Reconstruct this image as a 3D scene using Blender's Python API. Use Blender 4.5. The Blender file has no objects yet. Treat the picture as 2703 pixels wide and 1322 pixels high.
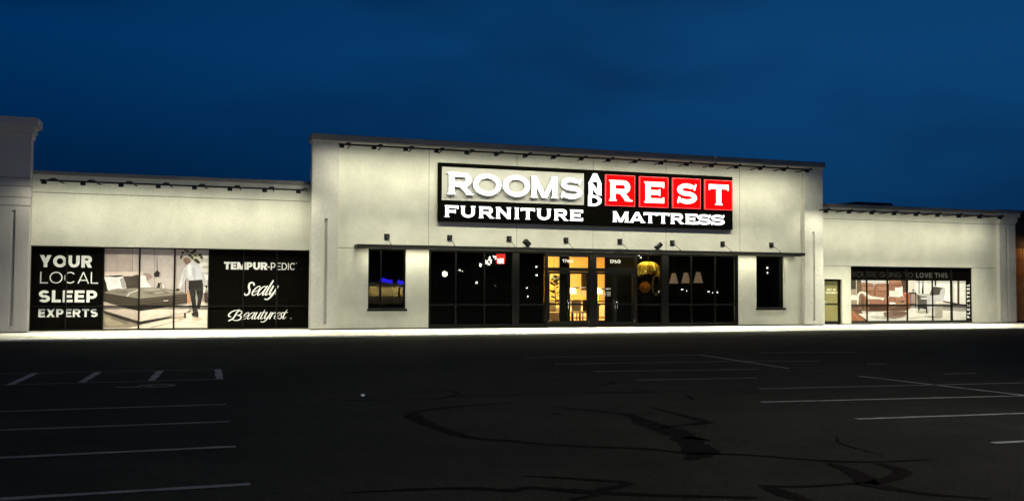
import bpy, math, random
from mathutils import Vector, Matrix, geometry
random.seed(7)
S = bpy.context.scene
R = math.radians

# ------------------------------------------------------------------ camera
F, CX, CY = 2458.8, 1351.5, 661.0
PIT, ROL, YAW = 0.040133, 0.005139, 0.329424
CAM = Vector((0.0, -33.08, 1.5))
fw = Vector((math.sin(YAW)*math.cos(PIT), math.cos(YAW)*math.cos(PIT), math.sin(PIT)))
r0 = Vector((math.cos(YAW), -math.sin(YAW), 0)); u0 = r0.cross(fw)
rt = r0*math.cos(ROL)+u0*math.sin(ROL); up = -r0*math.sin(ROL)+u0*math.cos(ROL)
cd = bpy.data.cameras.new("camera"); cam = bpy.data.objects.new("camera", cd)
S.collection.objects.link(cam)
cam.matrix_world = Matrix(((rt.x, up.x, -fw.x, CAM.x), (rt.y, up.y, -fw.y, CAM.y), (rt.z, up.z, -fw.z, CAM.z), (0, 0, 0, 1)))
cd.sensor_width = 36; cd.lens = F/2703*36; cd.clip_end = 3000; cd.clip_start = .1
S.camera = cam

def ray(px, py): return fw*F + rt*(px-CX) - up*(py-CY)
def at(px, py, y=0.0):
    d = ray(px, py); t = (y-CAM.y)/d.y
    return (d.x*t, CAM.z+d.z*t)
def AX(px, py, y=0.0): return at(px, py, y)[0]
def AZ(px, py, y=0.0): return at(px, py, y)[1]
LOT = -0.10
def gd(px, py, z=LOT):
    d = ray(px, py); t = (z-CAM.z)/d.z
    return (CAM.x+d.x*t, CAM.y+d.y*t)

# ------------------------------------------------------------------ world (dusk)
W = bpy.data.worlds.new("World"); S.world = W; W.use_nodes = True
nt = W.node_tree; nt.nodes.clear(); N = nt.nodes.new; L = nt.links.new
out = N('ShaderNodeOutputWorld'); bg = N('ShaderNodeBackground'); L(bg.outputs[0], out.inputs[0])
sky = N('ShaderNodeTexSky'); sky.sky_type = 'NISHITA'; sky.sun_disc = False
sky.sun_elevation = R(-4.0); sky.sun_rotation = R(200); sky.altitude = 200
tc = N('ShaderNodeTexCoord')
mp = N('ShaderNodeMapping'); mp.inputs['Scale'].default_value = (1.1, 1.1, 3.2); mp.inputs['Rotation'].default_value = (0, R(-14), 0)
L(tc.outputs['Generated'], mp.inputs['Vector'])
nz = N('ShaderNodeTexNoise'); nz.inputs['Scale'].default_value = 1.7; nz.inputs['Detail'].default_value = 3.5; nz.inputs['Roughness'].default_value = .5
L(mp.outputs[0], nz.inputs['Vector'])
cr = N('ShaderNodeValToRGB'); cr.color_ramp.elements[0].position = .40; cr.color_ramp.elements[1].position = .57
L(nz.outputs['Fac'], cr.inputs[0])
# slow change of hue round the horizon: clear blue on the left, violet cloud on the right
dt = N('ShaderNodeVectorMath'); dt.operation = 'DOT_PRODUCT'; L(tc.outputs['Generated'], dt.inputs[0])
dt.inputs[1].default_value = (math.cos(YAW), -math.sin(YAW), .12)
mr = N('ShaderNodeMapRange'); mr.inputs[1].default_value = -.45; mr.inputs[2].default_value = .25; L(dt.outputs['Value'], mr.inputs[0])
m1 = N('ShaderNodeMix'); m1.data_type = 'RGBA'; L(mr.outputs[0], m1.inputs[0])
m1.inputs[6].default_value = (.0, .0265, .104, 1); m1.inputs[7].default_value = (.0032, .047, .150, 1)
m2 = N('ShaderNodeMix'); m2.data_type = 'RGBA'; L(cr.outputs[0], m2.inputs[0])
mm = N('ShaderNodeMix'); mm.data_type = 'RGBA'; mm.blend_type = 'MULTIPLY'; mm.inputs[0].default_value = 1
mm.inputs[7].default_value = (.75, .56, .60, 1); L(m1.outputs[2], mm.inputs[6])
L(mm.outputs[2], m2.inputs[6]); L(m1.outputs[2], m2.inputs[7])
# darker towards the horizon
sx = N('ShaderNodeSeparateXYZ'); L(tc.outputs['Generated'], sx.inputs[0])
mz = N('ShaderNodeMapRange'); mz.inputs[1].default_value = .06; mz.inputs[2].default_value = .24; mz.inputs[3].default_value = .62; mz.inputs[4].default_value = 1.12
L(sx.outputs['Z'], mz.inputs[0])
ml = N('ShaderNodeMapRange'); ml.inputs[1].default_value = -.35; ml.inputs[2].default_value = .3; ml.inputs[3].default_value = .26; ml.inputs[4].default_value = .70
L(dt.outputs['Value'], ml.inputs[0]); L(ml.outputs[0], mz.inputs[3])
vm = N('ShaderNodeVectorMath'); vm.operation = 'SCALE'; L(m2.outputs[2], vm.inputs[0])
mt = N('ShaderNodeMapRange'); mt.inputs[1].default_value = .2; mt.inputs[2].default_value = .34; mt.inputs[3].default_value = 1.0; mt.inputs[4].default_value = .80
L(sx.outputs['Z'], mt.inputs[0]); mq = N('ShaderNodeMath'); mq.operation = 'MULTIPLY'; L(mz.outputs[0], mq.inputs[0]); L(mt.outputs[0], mq.inputs[1]); L(mq.outputs[0], vm.inputs['Scale'])
sk = N('ShaderNodeVectorMath'); sk.operation = 'SCALE'; sk.inputs['Scale'].default_value = .004; L(sky.outputs[0], sk.inputs[0])
va = N('ShaderNodeVectorMath'); va.operation = 'ADD'; L(vm.outputs[0], va.inputs[0]); L(sk.outputs[0], va.inputs[1])
L(va.outputs[0], bg.inputs[0]); bg.inputs[1].default_value = 1.0

S.view_settings.view_transform = 'Standard'; S.view_settings.look = 'None'
S.view_settings.exposure = 0; S.view_settings.gamma = 1
S.render.engine = 'CYCLES'
S.cycles.use_denoising = True
S.cycles.max_bounces = 8; S.cycles.diffuse_bounces = 3; S.cycles.glossy_bounces = 4
S.cycles.transparent_max_bounces = 12; S.cycles.caustics_reflective = False; S.cycles.caustics_refractive = False

WASH = (1.0, .97, .715)       # colour of the wall washers
P_MAIN, P_LEFT, P_RIGHT = 31, 24, 23
D_MAIN, D_LEFT, D_RIGHT = 560, 370, 430   # added strip light under each rail, to brighten the sidewalk   # watts per lamp head

# ------------------------------------------------------------------ helpers
def s2l(c):
    return tuple(((v/255)/12.92 if v/255 <= .04045 else ((v/255+.055)/1.055)**2.4) for v in c)
MATS = {}
def mat(name, col, rough=.6, metal=0.0, spec=.5, var=0.0, vscale=3.0, bump=0.0, bscale=60.0, emit=None, es=0.0, fine=0.0):
    m = bpy.data.materials.new(name); m.use_nodes = True; n = m.node_tree; b = n.nodes['Principled BSDF']
    b.inputs['Base Color'].default_value = (*col, 1); b.inputs['Roughness'].default_value = rough
    b.inputs['Metallic'].default_value = metal; b.inputs['Specular IOR Level'].default_value = spec
    tcn = n.nodes.new('ShaderNodeTexCoord')
    if var:
        a = n.nodes.new('ShaderNodeTexNoise'); a.inputs['Scale'].default_value = vscale; a.inputs['Detail'].default_value = 8; a.inputs['Roughness'].default_value = .62
        n.links.new(tcn.outputs['Object'], a.inputs['Vector'])
        mrn = n.nodes.new('ShaderNodeMapRange'); mrn.inputs[1].default_value = .28; mrn.inputs[2].default_value = .72
        mrn.inputs[3].default_value = 1-var; mrn.inputs[4].default_value = 1+var
        n.links.new(a.outputs['Fac'], mrn.inputs[0])
        last = mrn.outputs[0]
        if fine:
            a2 = n.nodes.new('ShaderNodeTexNoise'); a2.inputs['Scale'].default_value = vscale*22; a2.inputs['Detail'].default_value = 4
            n.links.new(tcn.outputs['Object'], a2.inputs['Vector'])
            mr2 = n.nodes.new('ShaderNodeMapRange'); mr2.inputs[1].default_value = .3; mr2.inputs[2].default_value = .7
            mr2.inputs[3].default_value = 1-fine; mr2.inputs[4].default_value = 1+fine
            n.links.new(a2.outputs['Fac'], mr2.inputs[0])
            mu = n.nodes.new('ShaderNodeMath'); mu.operation = 'MULTIPLY'; n.links.new(last, mu.inputs[0]); n.links.new(mr2.outputs[0], mu.inputs[1]); last = mu.outputs[0]
        v = n.nodes.new('ShaderNodeVectorMath'); v.operation = 'SCALE'; v.inputs[0].default_value = col
        n.links.new(last, v.inputs['Scale']); n.links.new(v.outputs[0], b.inputs['Base Color'])
    if bump:
        a = n.nodes.new('ShaderNodeTexNoise'); a.inputs['Scale'].default_value = bscale; a.inputs['Detail'].default_value = 5
        n.links.new(tcn.outputs['Object'], a.inputs['Vector'])
        bp = n.nodes.new('ShaderNodeBump'); bp.inputs['Strength'].default_value = bump; bp.inputs['Distance'].default_value = .02
        n.links.new(a.outputs['Fac'], bp.inputs['Height']); n.links.new(bp.outputs[0], b.inputs['Normal'])
    if emit:
        b.inputs['Emission Color'].default_value = (*emit, 1); b.inputs['Emission Strength'].default_value = es
    return m
def glass(name, tint, wob=.0, F0=.06):
    m = bpy.data.materials.new(name); m.use_nodes = True; n = m.node_tree; n.nodes.clear()
    o = n.nodes.new('ShaderNodeOutputMaterial'); mx = n.nodes.new('ShaderNodeMixShader')
    t = n.nodes.new('ShaderNodeBsdfTransparent'); t.inputs[0].default_value = (*tint, 1)
    g = n.nodes.new('ShaderNodeBsdfGlossy'); g.inputs['Roughness'].default_value = .0
    ge = n.nodes.new('ShaderNodeNewGeometry'); dp = n.nodes.new('ShaderNodeVectorMath'); dp.operation = 'DOT_PRODUCT'
    n.links.new(ge.outputs['Incoming'], dp.inputs[0]); n.links.new(ge.outputs['Normal'], dp.inputs[1])
    def mth(op, a, b=None):
        q = n.nodes.new('ShaderNodeMath'); q.operation = op
        for i_, v_ in enumerate((a, b)):
            if v_ is None: continue
            if isinstance(v_, (int, float)): q.inputs[i_].default_value = v_
            else: n.links.new(v_, q.inputs[i_])
        return q.outputs[0]
    fr = mth('ADD', mth('MULTIPLY', mth('POWER', mth('SUBTRACT', 1.0, mth('ABSOLUTE', dp.outputs['Value'])), 5.0), 1-F0), F0)
    n.links.new(fr, mx.inputs[0]); n.links.new(t.outputs[0], mx.inputs[1]); n.links.new(g.outputs[0], mx.inputs[2]); n.links.new(mx.outputs[0], o.inputs[0])
    if wob:
        tcn = n.nodes.new('ShaderNodeTexCoord'); a = n.nodes.new('ShaderNodeTexNoise'); a.inputs['Scale'].default_value = 1.3; a.inputs['Detail'].default_value = 1
        n.links.new(tcn.outputs['Object'], a.inputs['Vector']); bp = n.nodes.new('ShaderNodeBump'); bp.inputs['Strength'].default_value = wob; bp.inputs['Distance'].default_value = .02
        n.links.new(a.outputs['Fac'], bp.inputs['Height']); n.links.new(bp.outputs[0], g.inputs['Normal'])
    return m
M = dict(
    stucco=mat('stucco', (.61, .605, .54), .9, 0, .2, .17, .7, .4, 45, fine=.06),
    stucco_pil=mat('stucco_pilaster', (.54, .53, .50), .9, 0, .2, .13, .8, .45, 45, fine=.09),
    stucco_nb=mat('stucco_neighbour', (.42, .40, .40), .9, 0, .2, .07, .9, .35, 45, fine=.05),
    joint=mat('joint', (.12, .115, .10), .9),
    coping=mat('coping_metal', (.19, .19, .19), .55, .0, .4, .06, 1.2),
    black=mat('black_aluminium', (.0035, .0035, .0036), .45, 0, .12),
    blackm=mat('black_steel', (.008, .008, .008), .6, 0, .3),
    flash=mat('base_flashing', (.02, .02, .02), .7),
    sill=mat('concrete_sill', (.36, .35, .31), .85, 0, .2, .12, 2, .2, 40),
    walk=mat('concrete_walk', (.66, .65, .60), .85, 0, .25, .10, 1.1, .2, 40, fine=.05),
    kerb=mat('concrete_kerb', (.55, .54, .49), .85, 0, .25, .12, 1.5, .2, 40, fine=.05),
    walkjoint=mat('walk_joint', (.2, .195, .18), .9),
    paint=mat('road_paint', (.20, .20, .185), .8, 0, .3, .55, 2.5, .1, 30, fine=.5),
    paintmid=mat('darker_road_paint', (.12, .12, .11), .8, 0, .3, .5, 3, .1, 30, fine=.5),  # darker paint tone for the two nearest left lines
    paintold=mat('worn_road_paint', (.10, .10, .095), .8, 0, .3, .45, 3, .1, 30, fine=.5),
    tar=mat('tar_seal', (.0078, .0064, .0052), .9, 0, .02, .3, 3),
    glass=glass('window_glass', (.62, .66, .64), .03, .045),
    glassdark=glass('tinted_glass', (.22, .25, .24), .12),
    glassclear=glass('clear_glass', (.93, .95, .94), .05),
    vinylblack=mat('black_vinyl', (.0022, .0019, .0014), .5, 0, .02),
    vinylwhite=mat('white_vinyl', (.80, .80, .80), .6, 0, .3, .05, 3),
    vinylgrey=mat('grey_vinyl', (.10, .10, .10), .6, 0, .3),
    vinylthin=mat('faint_vinyl', (.026, .026, .026), .6, 0, .3),
    signblack=mat('sign_black', (.0025, .0024, .0016), .6, 0, .02),
    signwhite=mat('sign_white', (.50, .50, .475), .7, 0, .1),
    letter=mat('lit_white_acrylic', (.8, .8, .8), .4, emit=(.93, .96, 1.0), es=1.25),
    letterside=mat('letter_return', (.42, .42, .40), .6),
    red=mat('lit_red_acrylic', (.25, .0, .0), .7, 0, .04, emit=(1.0, .0, .003), es=.80),
    rededge=mat('red_trim', (.7, .1, .1), .35, emit=(1.0, .05, .06), es=.9),
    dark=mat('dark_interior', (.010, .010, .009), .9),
    darkfloor=mat('dark_floor', (.02, .018, .016), .5),
    warmwall=mat('showroom_wall', (.84, .60, .24), .8, 0, .3, .06, .8),
    warmfloor=mat('showroom_floor', (.38, .25, .14), .4, 0, .5, .15, 1.5),
    warmceil=mat('showroom_ceiling', (.55, .40, .24), .9),
    cream=mat('cream_fabric', (.72, .62, .46), .9, 0, .2, .08, 4),
    wood=mat('dark_wood', (.07, .035, .018), .5, 0, .4, .2, 5),
    leaf=mat('leaf_green', (.035, .05, .02), .55),
    pot=mat('clay_pot', (.35, .26, .2), .7),
    brass=mat('brass', (.8, .5, .15), .25, 1.0, .5),
    shade=mat('lampshade', (.16, .10, .07), .9, emit=(1.0, .58, .38), es=.30),
    bulb=mat('bulb', (1, 1, 1), .5, emit=(1.0, .95, .82), es=14),
    warmbulb=mat('warm_bulb', (1, 1, 1), .5, emit=(1.0, .66, .22), es=5),
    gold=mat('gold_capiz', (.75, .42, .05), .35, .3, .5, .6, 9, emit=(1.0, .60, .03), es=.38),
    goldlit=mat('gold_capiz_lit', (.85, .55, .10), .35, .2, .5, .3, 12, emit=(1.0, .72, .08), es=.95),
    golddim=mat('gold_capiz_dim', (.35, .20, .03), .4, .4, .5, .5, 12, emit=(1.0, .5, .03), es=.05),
    drift=mat('driftwood', (.42, .25, .09), .7, 0, .3, .45, 10),
    orange=mat('orange_art', (.55, .2, .03), .7, 0, .3, .5, 6),
    mirror=mat('mirror_face', (.02, .02, .018), .15, 0, .5),
    frost=mat('glowing_frosted_film', (.20, .18, .075), .7, 0, .2, .08, 3, emit=(.42, .37, .14), es=.12),  # faint emission stands in for light coming through the film
    filmtext=mat('film_text', (.75, .72, .55), .7, emit=(.6, .56, .38), es=.2),  # wording glows along with the film by emission
    chrome=mat('brushed_chrome', (.75, .75, .74), .25, 1.0),
    slat=mat('brown_slats', (.28, .14, .05), .6, 0, .3, .25, 3),
    slatdark=mat('dark_brown_wall', (.022, .012, .008), .9),
    roofunit=mat('roof_unit', (.012, .012, .014), .7),
    bluesign=mat('blue_neon', (.02, .02, .6), .5, emit=(.03, .02, 1.0), es=13),
    rwall=mat('plaza_wall', (.26, .22, .12), .9, 0, .2, .2, .5),
    rdark=mat('plaza_dark', (.02, .02, .018), .9),
    whitelit=mat('lit_sign_white', (.8, .8, .8), .5, emit=(1, .98, .9), es=22),
    redlit=mat('lit_sign_red', (.8, .1, .1), .5, emit=(1, .05, .03), es=16),
    globe=mat('lamp_globe', (.9, .9, .8), .5, emit=(1, .9, .66), es=34),
    pole=mat('pole_steel', (.05, .05, .05), .5),
)
# asphalt: aggregate speckle, broad worn patches, fine texture
def asphalt():
    m = bpy.data.materials.new('asphalt'); m.use_nodes = True; n = m.node_tree; b = n.nodes['Principled BSDF']; l = n.links.new
    b.inputs['Roughness'].default_value = .95; b.inputs['Specular IOR Level'].default_value = .04
    t = n.nodes.new('ShaderNodeTexCoord')
    def noise(s, d, r=.5):
        a = n.nodes.new('ShaderNodeTexNoise'); a.inputs['Scale'].default_value = s; a.inputs['Detail'].default_value = d; a.inputs['Roughness'].default_value = r
        l(t.outputs['Object'], a.inputs['Vector']); return a.outputs['Fac']
    def mrange(s, a, b2, c, d):
        q = n.nodes.new('ShaderNodeMapRange'); q.inputs[1].default_value = a; q.inputs[2].default_value = b2; q.inputs[3].default_value = c; q.inputs[4].default_value = d; l(s, q.inputs[0]); return q.outputs[0]
    def mul(a, c):
        q = n.nodes.new('ShaderNodeMath'); q.operation = 'MULTIPLY'; l(a, q.inputs[0]); l(c, q.inputs[1]); return q.outputs[0]
    f = mul(mul(mrange(noise(.16, 5, .6), .3, .7, .72, 1.25), mrange(noise(1.4, 6, .65), .3, .7, .8, 1.2)), mrange(noise(55, 3), .3, .7, .55, 1.5))
    v = n.nodes.new('ShaderNodeVectorMath'); v.operation = 'SCALE'; v.inputs[0].default_value = (.0195, .0188, .0145); l(f, v.inputs['Scale']); l(v.outputs[0], b.inputs['Base Color'])
    bp = n.nodes.new('ShaderNodeBump'); bp.inputs['Strength'].default_value = .5; bp.inputs['Distance'].default_value = .012; l(noise(70, 4), bp.inputs['Height']); l(bp.outputs[0], b.inputs['Normal'])
    return m
M['asphalt'] = asphalt()
def pmat(c):
    k = 'print_%02x%02x%02x' % tuple(c)
    if k not in M: M[k] = mat(k, tuple(min(.9, v*1.02) for v in s2l(c)), .55, 0, .3, .13, 3.5, fine=.05)
    return M[k]

class MB:
    def __init__(s): s.v = []; s.f = []; s.mi = []; s.ms = []
    def mid(s, m):
        if m not in s.ms: s.ms.append(m)
        return s.ms.index(m)
    def face(s, pts, m):
        i = len(s.v); s.v += [tuple(p) for p in pts]; s.f.append(tuple(range(i, i+len(pts)))); s.mi.append(s.mid(m)); return s
    def box(s, x0, x1, y0, y1, z0, z1, m):
        if x1 < x0: x0, x1 = x1, x0
        if y1 < y0: y0, y1 = y1, y0
        if z1 < z0: z0, z1 = z1, z0
        i = len(s.v); s.v += [(x, y, z) for x in (x0, x1) for y in (y0, y1) for z in (z0, z1)]
        for q in ((0, 1, 3, 2), (4, 6, 7, 5), (0, 4, 5, 1), (2, 3, 7, 6), (0, 2, 6, 4), (1, 5, 7, 3)):
            s.f.append(tuple(i+k for k in q)); s.mi.append(s.mid(m))
        return s
    def tube(s, pts, r, m, n=8, caps=True):
        pts = [Vector(p) for p in pts]; rr = r if isinstance(r, (list, tuple)) else [r]*len(pts); rings = []
        for k, p in enumerate(pts):
            d = (pts[min(k+1, len(pts)-1)]-pts[max(k-1, 0)]).normalized()
            a = d.cross(Vector((0, 0, 1)) if abs(d.z) < .9 else Vector((1, 0, 0))).normalized(); b = d.cross(a)
            i = len(s.v); s.v += [tuple(p+(a*math.cos(t)+b*math.sin(t))*rr[k]) for t in [2*math.pi*j/n for j in range(n)]]; rings.append(i)
        for k in range(len(pts)-1):
            for j in range(n):
                s.f.append((rings[k]+j, rings[k]+(j+1) % n, rings[k+1]+(j+1) % n, rings[k+1]+j)); s.mi.append(s.mid(m))
        if caps:
            for i in (rings[0], rings[-1]): s.f.append(tuple(range(i, i+n))); s.mi.append(s.mid(m))
        return s
    def lathe(s, c, prof, m, n=16):
        return s.tube([(c[0], c[1], c[2]+z) for r, z in prof], [max(r, .001) for r, z in prof], m, n)
    def ball(s, c, r, m, n=10, sc=(1, 1, 1)):
        rings = []
        for k in range(1, n):
            a = math.pi*k/n; i = len(s.v)
            s.v += [(c[0]+r*sc[0]*math.sin(a)*math.cos(2*math.pi*j/n), c[1]+r*sc[1]*math.sin(a)*math.sin(2*math.pi*j/n), c[2]+r*sc[2]*math.cos(a)) for j in range(n)]; rings.append(i)
        t = len(s.v); s.v += [(c[0], c[1], c[2]+r*sc[2]), (c[0], c[1], c[2]-r*sc[2])]
        for j in range(n):
            s.f.append((t, rings[0]+j, rings[0]+(j+1) % n)); s.f.append((t+1, rings[-1]+(j+1) % n, rings[-1]+j)); s.mi += [s.mid(m)]*2
            for k in range(len(rings)-1):
                s.f.append((rings[k]+j, rings[k+1]+j, rings[k+1]+(j+1) % n, rings[k]+(j+1) % n)); s.mi.append(s.mid(m))
        return s
    def build(s, name, parent=None, bevel=0, smooth=False, label=None):
        me = bpy.data.meshes.new(name); o = bpy.data.objects.new(name, me); S.collection.objects.link(o)
        off = Vector((0, 0, 0))
        if parent:
            o.parent = parent; q = parent
            while q: off += q.location; q = q.parent
        elif s.v:
            xs = [v[0] for v in s.v]; ys = [v[1] for v in s.v]; zs = [v[2] for v in s.v]
            off = Vector(((min(xs)+max(xs))/2, (min(ys)+max(ys))/2, min(zs))); o.location = off
        me.from_pydata([tuple(Vector(v)-off) for v in s.v], [], s.f)
        for m in s.ms: me.materials.append(m)
        me.polygons.foreach_set('material_index', s.mi)
        if smooth: me.polygons.foreach_set('use_smooth', [True]*len(me.polygons))
        me.update()
        if bevel:
            b = o.modifiers.new('bevel', 'BEVEL'); b.width = bevel; b.segments = 2; b.limit_method = 'ANGLE'
        if label: o['label'] = label
        return o
def tag(o, label, cat, group=None):
    o['label'] = label; o['category'] = cat
    if group: o['group'] = group
    return o
def thing(name, label, cat, loc=(0, 0, 0), group=None):
    o = bpy.data.objects.new(name, None); S.collection.objects.link(o); o.location = loc; o.empty_display_size = .2
    return tag(o, label, cat, group)
def struct(o): o['kind'] = 'structure'; return o
def world_off(p):
    off = Vector((0, 0, 0))
    while p: off += p.location; p = p.parent
    return off

# flat outline -> union -> solid with depth.  polys in (x, z); front face at y, going back by d
def solid(mb, polys, y, d, mf, ms):
    vs = []; fs = []
    for p in polys:
        if sum(p[k][0]*p[(k+1) % len(p)][1]-p[(k+1) % len(p)][0]*p[k][1] for k in range(len(p))) < 0: p = p[::-1]
        i = len(vs); vs += [Vector((a, b)) for a, b in p]; fs.append(list(range(i, i+len(p))))
    r = geometry.delaunay_2d_cdt(vs, [], fs, 1, 1e-5)
    V, T = r[0], r[2]
    n = len(V); i = len(mb.v); cnt = {}
    mb.v += [(a.x, y, a.y) for a in V] + ([(a.x, y+d, a.y) for a in V] if d else [])
    for t, org in zip(T, r[5]):
        if not org: continue
        t = list(t)
        a = sum((V[t[k]].x*V[t[(k+1) % len(t)]].y - V[t[(k+1) % len(t)]].x*V[t[k]].y) for k in range(len(t)))
        if a < 0: t.reverse()
        mb.f.append(tuple(i+k for k in t)); mb.mi.append(mb.mid(mf))
        for k in range(len(t)):
            e = (t[k], t[(k+1) % len(t)]); cnt[e] = 1
    if d:
        for (a, b) in list(cnt):
            if (b, a) not in cnt:
                mb.f.append((i+b, i+a, i+n+a, i+n+b)); mb.mi.append(mb.mid(ms))
    return mb
# ------------------------------------------------------------------ letter shapes
def glyph(ch, Wd, tv, th, serif=0.0):
    P = []; 
    def rect(x0, x1, z0, z1): P.append([(x0, z0), (x1, z0), (x1, z1), (x0, z1)])
    def V(x, z0=0, z1=1): rect(x-tv/2, x+tv/2, z0, z1)
    def H(z, x0, x1): rect(x0, x1, z-th/2, z+th/2)
    def dg(x0, z0, x1, z1, t): P.append([(x0-t/2, z0), (x0+t/2, z0), (x1+t/2, z1), (x1-t/2, z1)])
    def arc(cx, cz, rx, rz, a0, a1, n=26):
        n = max(6, int(abs(a1-a0)/8))
        for k in range(n):
            q = []
            for a, o in ((a0+(a1-a0)*k/n, 1), (a0+(a1-a0)*(k+1)/n, 1), (a0+(a1-a0)*(k+1)/n, 0), (a0+(a1-a0)*k/n, 0)):
                c, s_ = math.cos(R(a)), math.sin(R(a))
                q.append((cx+(rx if o else rx-tv)*c, cz+(rz if o else rz-th)*s_))
            P.append(q)
    def sf(x, z, w=None):
        if serif:
            w = w or tv*1.5; h = serif
            z0 = z if z < .5 else z-h
            e = .018
            P.append([(x-w/2, z0), (x+w/2, z0), (x+w/2, z0+h), (x-w/2, z0+h)])
    l, r_ = tv/2, Wd-tv/2
    if serif: l, r_ = tv*.75, Wd-tv*.75
    if ch == 'A':
        dg(tv*.55, 0, Wd/2, 1, tv*1.05); dg(Wd-tv*.55, 0, Wd/2, 1, tv*1.05); H(.28, Wd*.22, Wd*.78); sf(tv*.6, 0, tv*1.7); sf(Wd-tv*.6, 0, tv*1.7)
    elif ch in 'DPRB':
        V(l); x0 = l-tv/2
        if ch == 'D':
            rx = min(Wd*.6, Wd-l); arc(Wd-rx, .5, rx, .5, -90, 90); H(1-th/2, x0, Wd-rx); H(th/2, x0, Wd-rx)
            sf(l, 0); sf(l, 1)
        else:
            zb = .36 if ch == 'R' else .30; rz = (1-zb)/2; rx = rz*1.05; we = Wd*(.92 if ch == 'R' and serif else .97)
            arc(we-rx, 1-rz, rx, rz, -90, 90); H(1-th/2, x0, we-rx); H(zb+th/2, x0, we-rx)
            if ch == 'R':
                dg(Wd-tv*.62, 0, Wd*.50, zb+th*.6, tv*1.15); sf(Wd-tv*.62, 0, tv*1.45)
            sf(l, 0); sf(l, 1); 
    elif ch in 'OCG0Q':
        a0, a1 = (0, 360) if ch in 'O0' else ((42, 318) if ch == 'C' else (42, 345))
        arc(Wd/2, .5, Wd/2, .5, a0, a1)
        if ch == 'G': H(.45, Wd*.55, Wd); rect(Wd-tv, Wd, .12, .45)
    elif ch == 'S':
        rr = (1+th)/4; rx = Wd/2
        arc(rx*.97, 1-rr, rx*.94, rr, 28, 270); arc(rx, rr, rx, rr, 90, -152)
        if serif:
            P.append([(Wd*.93, 1.0), (Wd*.98, .94), (Wd*.90, .66), (Wd*.80, .72)]); P.append([(Wd*.06, .0), (Wd*.01, .06), (Wd*.08, .36), (Wd*.19, .30)])
    elif ch in 'EF':
        V(l); x0 = l-tv/2; H(1-th/2, x0, Wd); H(.5, x0, Wd*.80 if serif else Wd*.92)
        if ch == 'E': H(th/2, x0, Wd)
        if serif:
            h = serif
            rect(Wd-h*1.1, Wd, 1-th-h*.9, 1); rect(Wd*.80-h*.9, Wd*.80, .5-th*.5-h*.8, .5+th*.5+h*.8); sf(l, 1)
            if ch == 'E': rect(Wd-h*1.1, Wd, 0, th+h*.9)
            sf(l, 0)
    elif ch == 'T':
        H(1-th/2, 0, Wd); V(Wd/2); sf(Wd/2, 0)
        if serif: h = serif; rect(0, h*1.1, 1-th-h*.9, 1); rect(Wd-h*1.1, Wd, 1-th-h*.9, 1)
    elif ch == 'I': V(Wd/2); sf(Wd/2, 0); sf(Wd/2, 1)
    elif ch == 'L': V(l); H(th/2, l-tv/2, Wd)
    elif ch == 'H': V(l); V(r_); H(.5, l, r_)
    elif ch == 'U':
        rz = .45; V(l, rz); V(r_, rz); arc(Wd/2, rz, Wd/2-(l-tv/2), rz, 180, 360); sf(l, 1); sf(r_, 1)
    elif ch == 'N':
        V(l); V(r_); dg(l-tv*.1, 1, r_+tv*.1, 0, tv*1.15)
        if serif: sf(l, 0); sf(l, 1); sf(r_, 1)
    elif ch == 'M':
        V(l); V(r_); dg(l, 1, Wd/2, 0, tv*1.05); dg(r_, 1, Wd/2, 0, tv*1.05); sf(l, 0); sf(r_, 0); sf(l, 1, tv*1.3); sf(r_, 1, tv*1.3)
    elif ch == 'X': dg(tv*.6, 0, Wd-tv*.6, 1, tv*1.2); dg(Wd-tv*.6, 0, tv*.6, 1, tv*1.2)
    elif ch == 'V': dg(tv*.55, 1, Wd/2, 0, tv*1.05); dg(Wd-tv*.55, 1, Wd/2, 0, tv*1.05)
    elif ch == 'Y': V(Wd/2, 0, .42); dg(tv*.6, 1, Wd/2, .36, tv*1.15); dg(Wd-tv*.6, 1, Wd/2, .36, tv*1.15)
    elif ch == '-': H(.38, 0, Wd)
    elif ch == "'": V(Wd/2, .68, 1)
    elif ch == '.': rect(0, tv, 0, th)
    elif ch == '1': V(Wd-tv/2); P.append([(0, .78), (Wd-tv, 1), (Wd-tv/2, 1), (Wd-tv/2, .84), (Wd-tv, .82), (.04, .66)])
    elif ch == '7': H(1-th/2, 0, Wd); dg(Wd*.34, 0, Wd-tv*.55, 1-th*.5, tv*1.1)
    elif ch == '6': arc(Wd/2, .33, Wd/2, .33, 0, 360); arc(Wd*.62, .33, Wd*.62, .67, 100, 180)
    return P
WID = dict(A=.95, B=.8, C=.95, D=.9, E=.70, F=.66, G=1.0, H=.9, I=.22, L=.62, M=1.1, N=.92, O=1.05, P=.78, R=.85, S=.78, T=.78, U=.88, V=.92, X=.9, Y=.9)
WID.update({'-': .42, "'": .2, '.': .2, ' ': .38, '1': .38, '7': .62, '6': .68, '0': .78})
def word(text, x0, x1, z0, z1, tv, th, gap=.14, wid=None):
    ws = []; x = 0
    for ch in text:
        w = (wid or {}).get(ch, WID[ch]); 
        if ch == 'I': w = tv
        ws.append((ch, x, w)); x += w+gap
    tot = x-gap; k = (x1-x0)/tot; h = z1-z0; P = []
    tvv = tv*h/k  # keep the stem's true thickness whatever the stretch
    for ch, xx, w in ws:
        if ch == ' ': continue
        for p in glyph(ch, w, min(tvv, w*.5) if ch not in "I-'" else min(tvv, w), th): P.append([(x0+(xx+a)*k, z0+b*h) for a, b in p])
    return P
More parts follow.
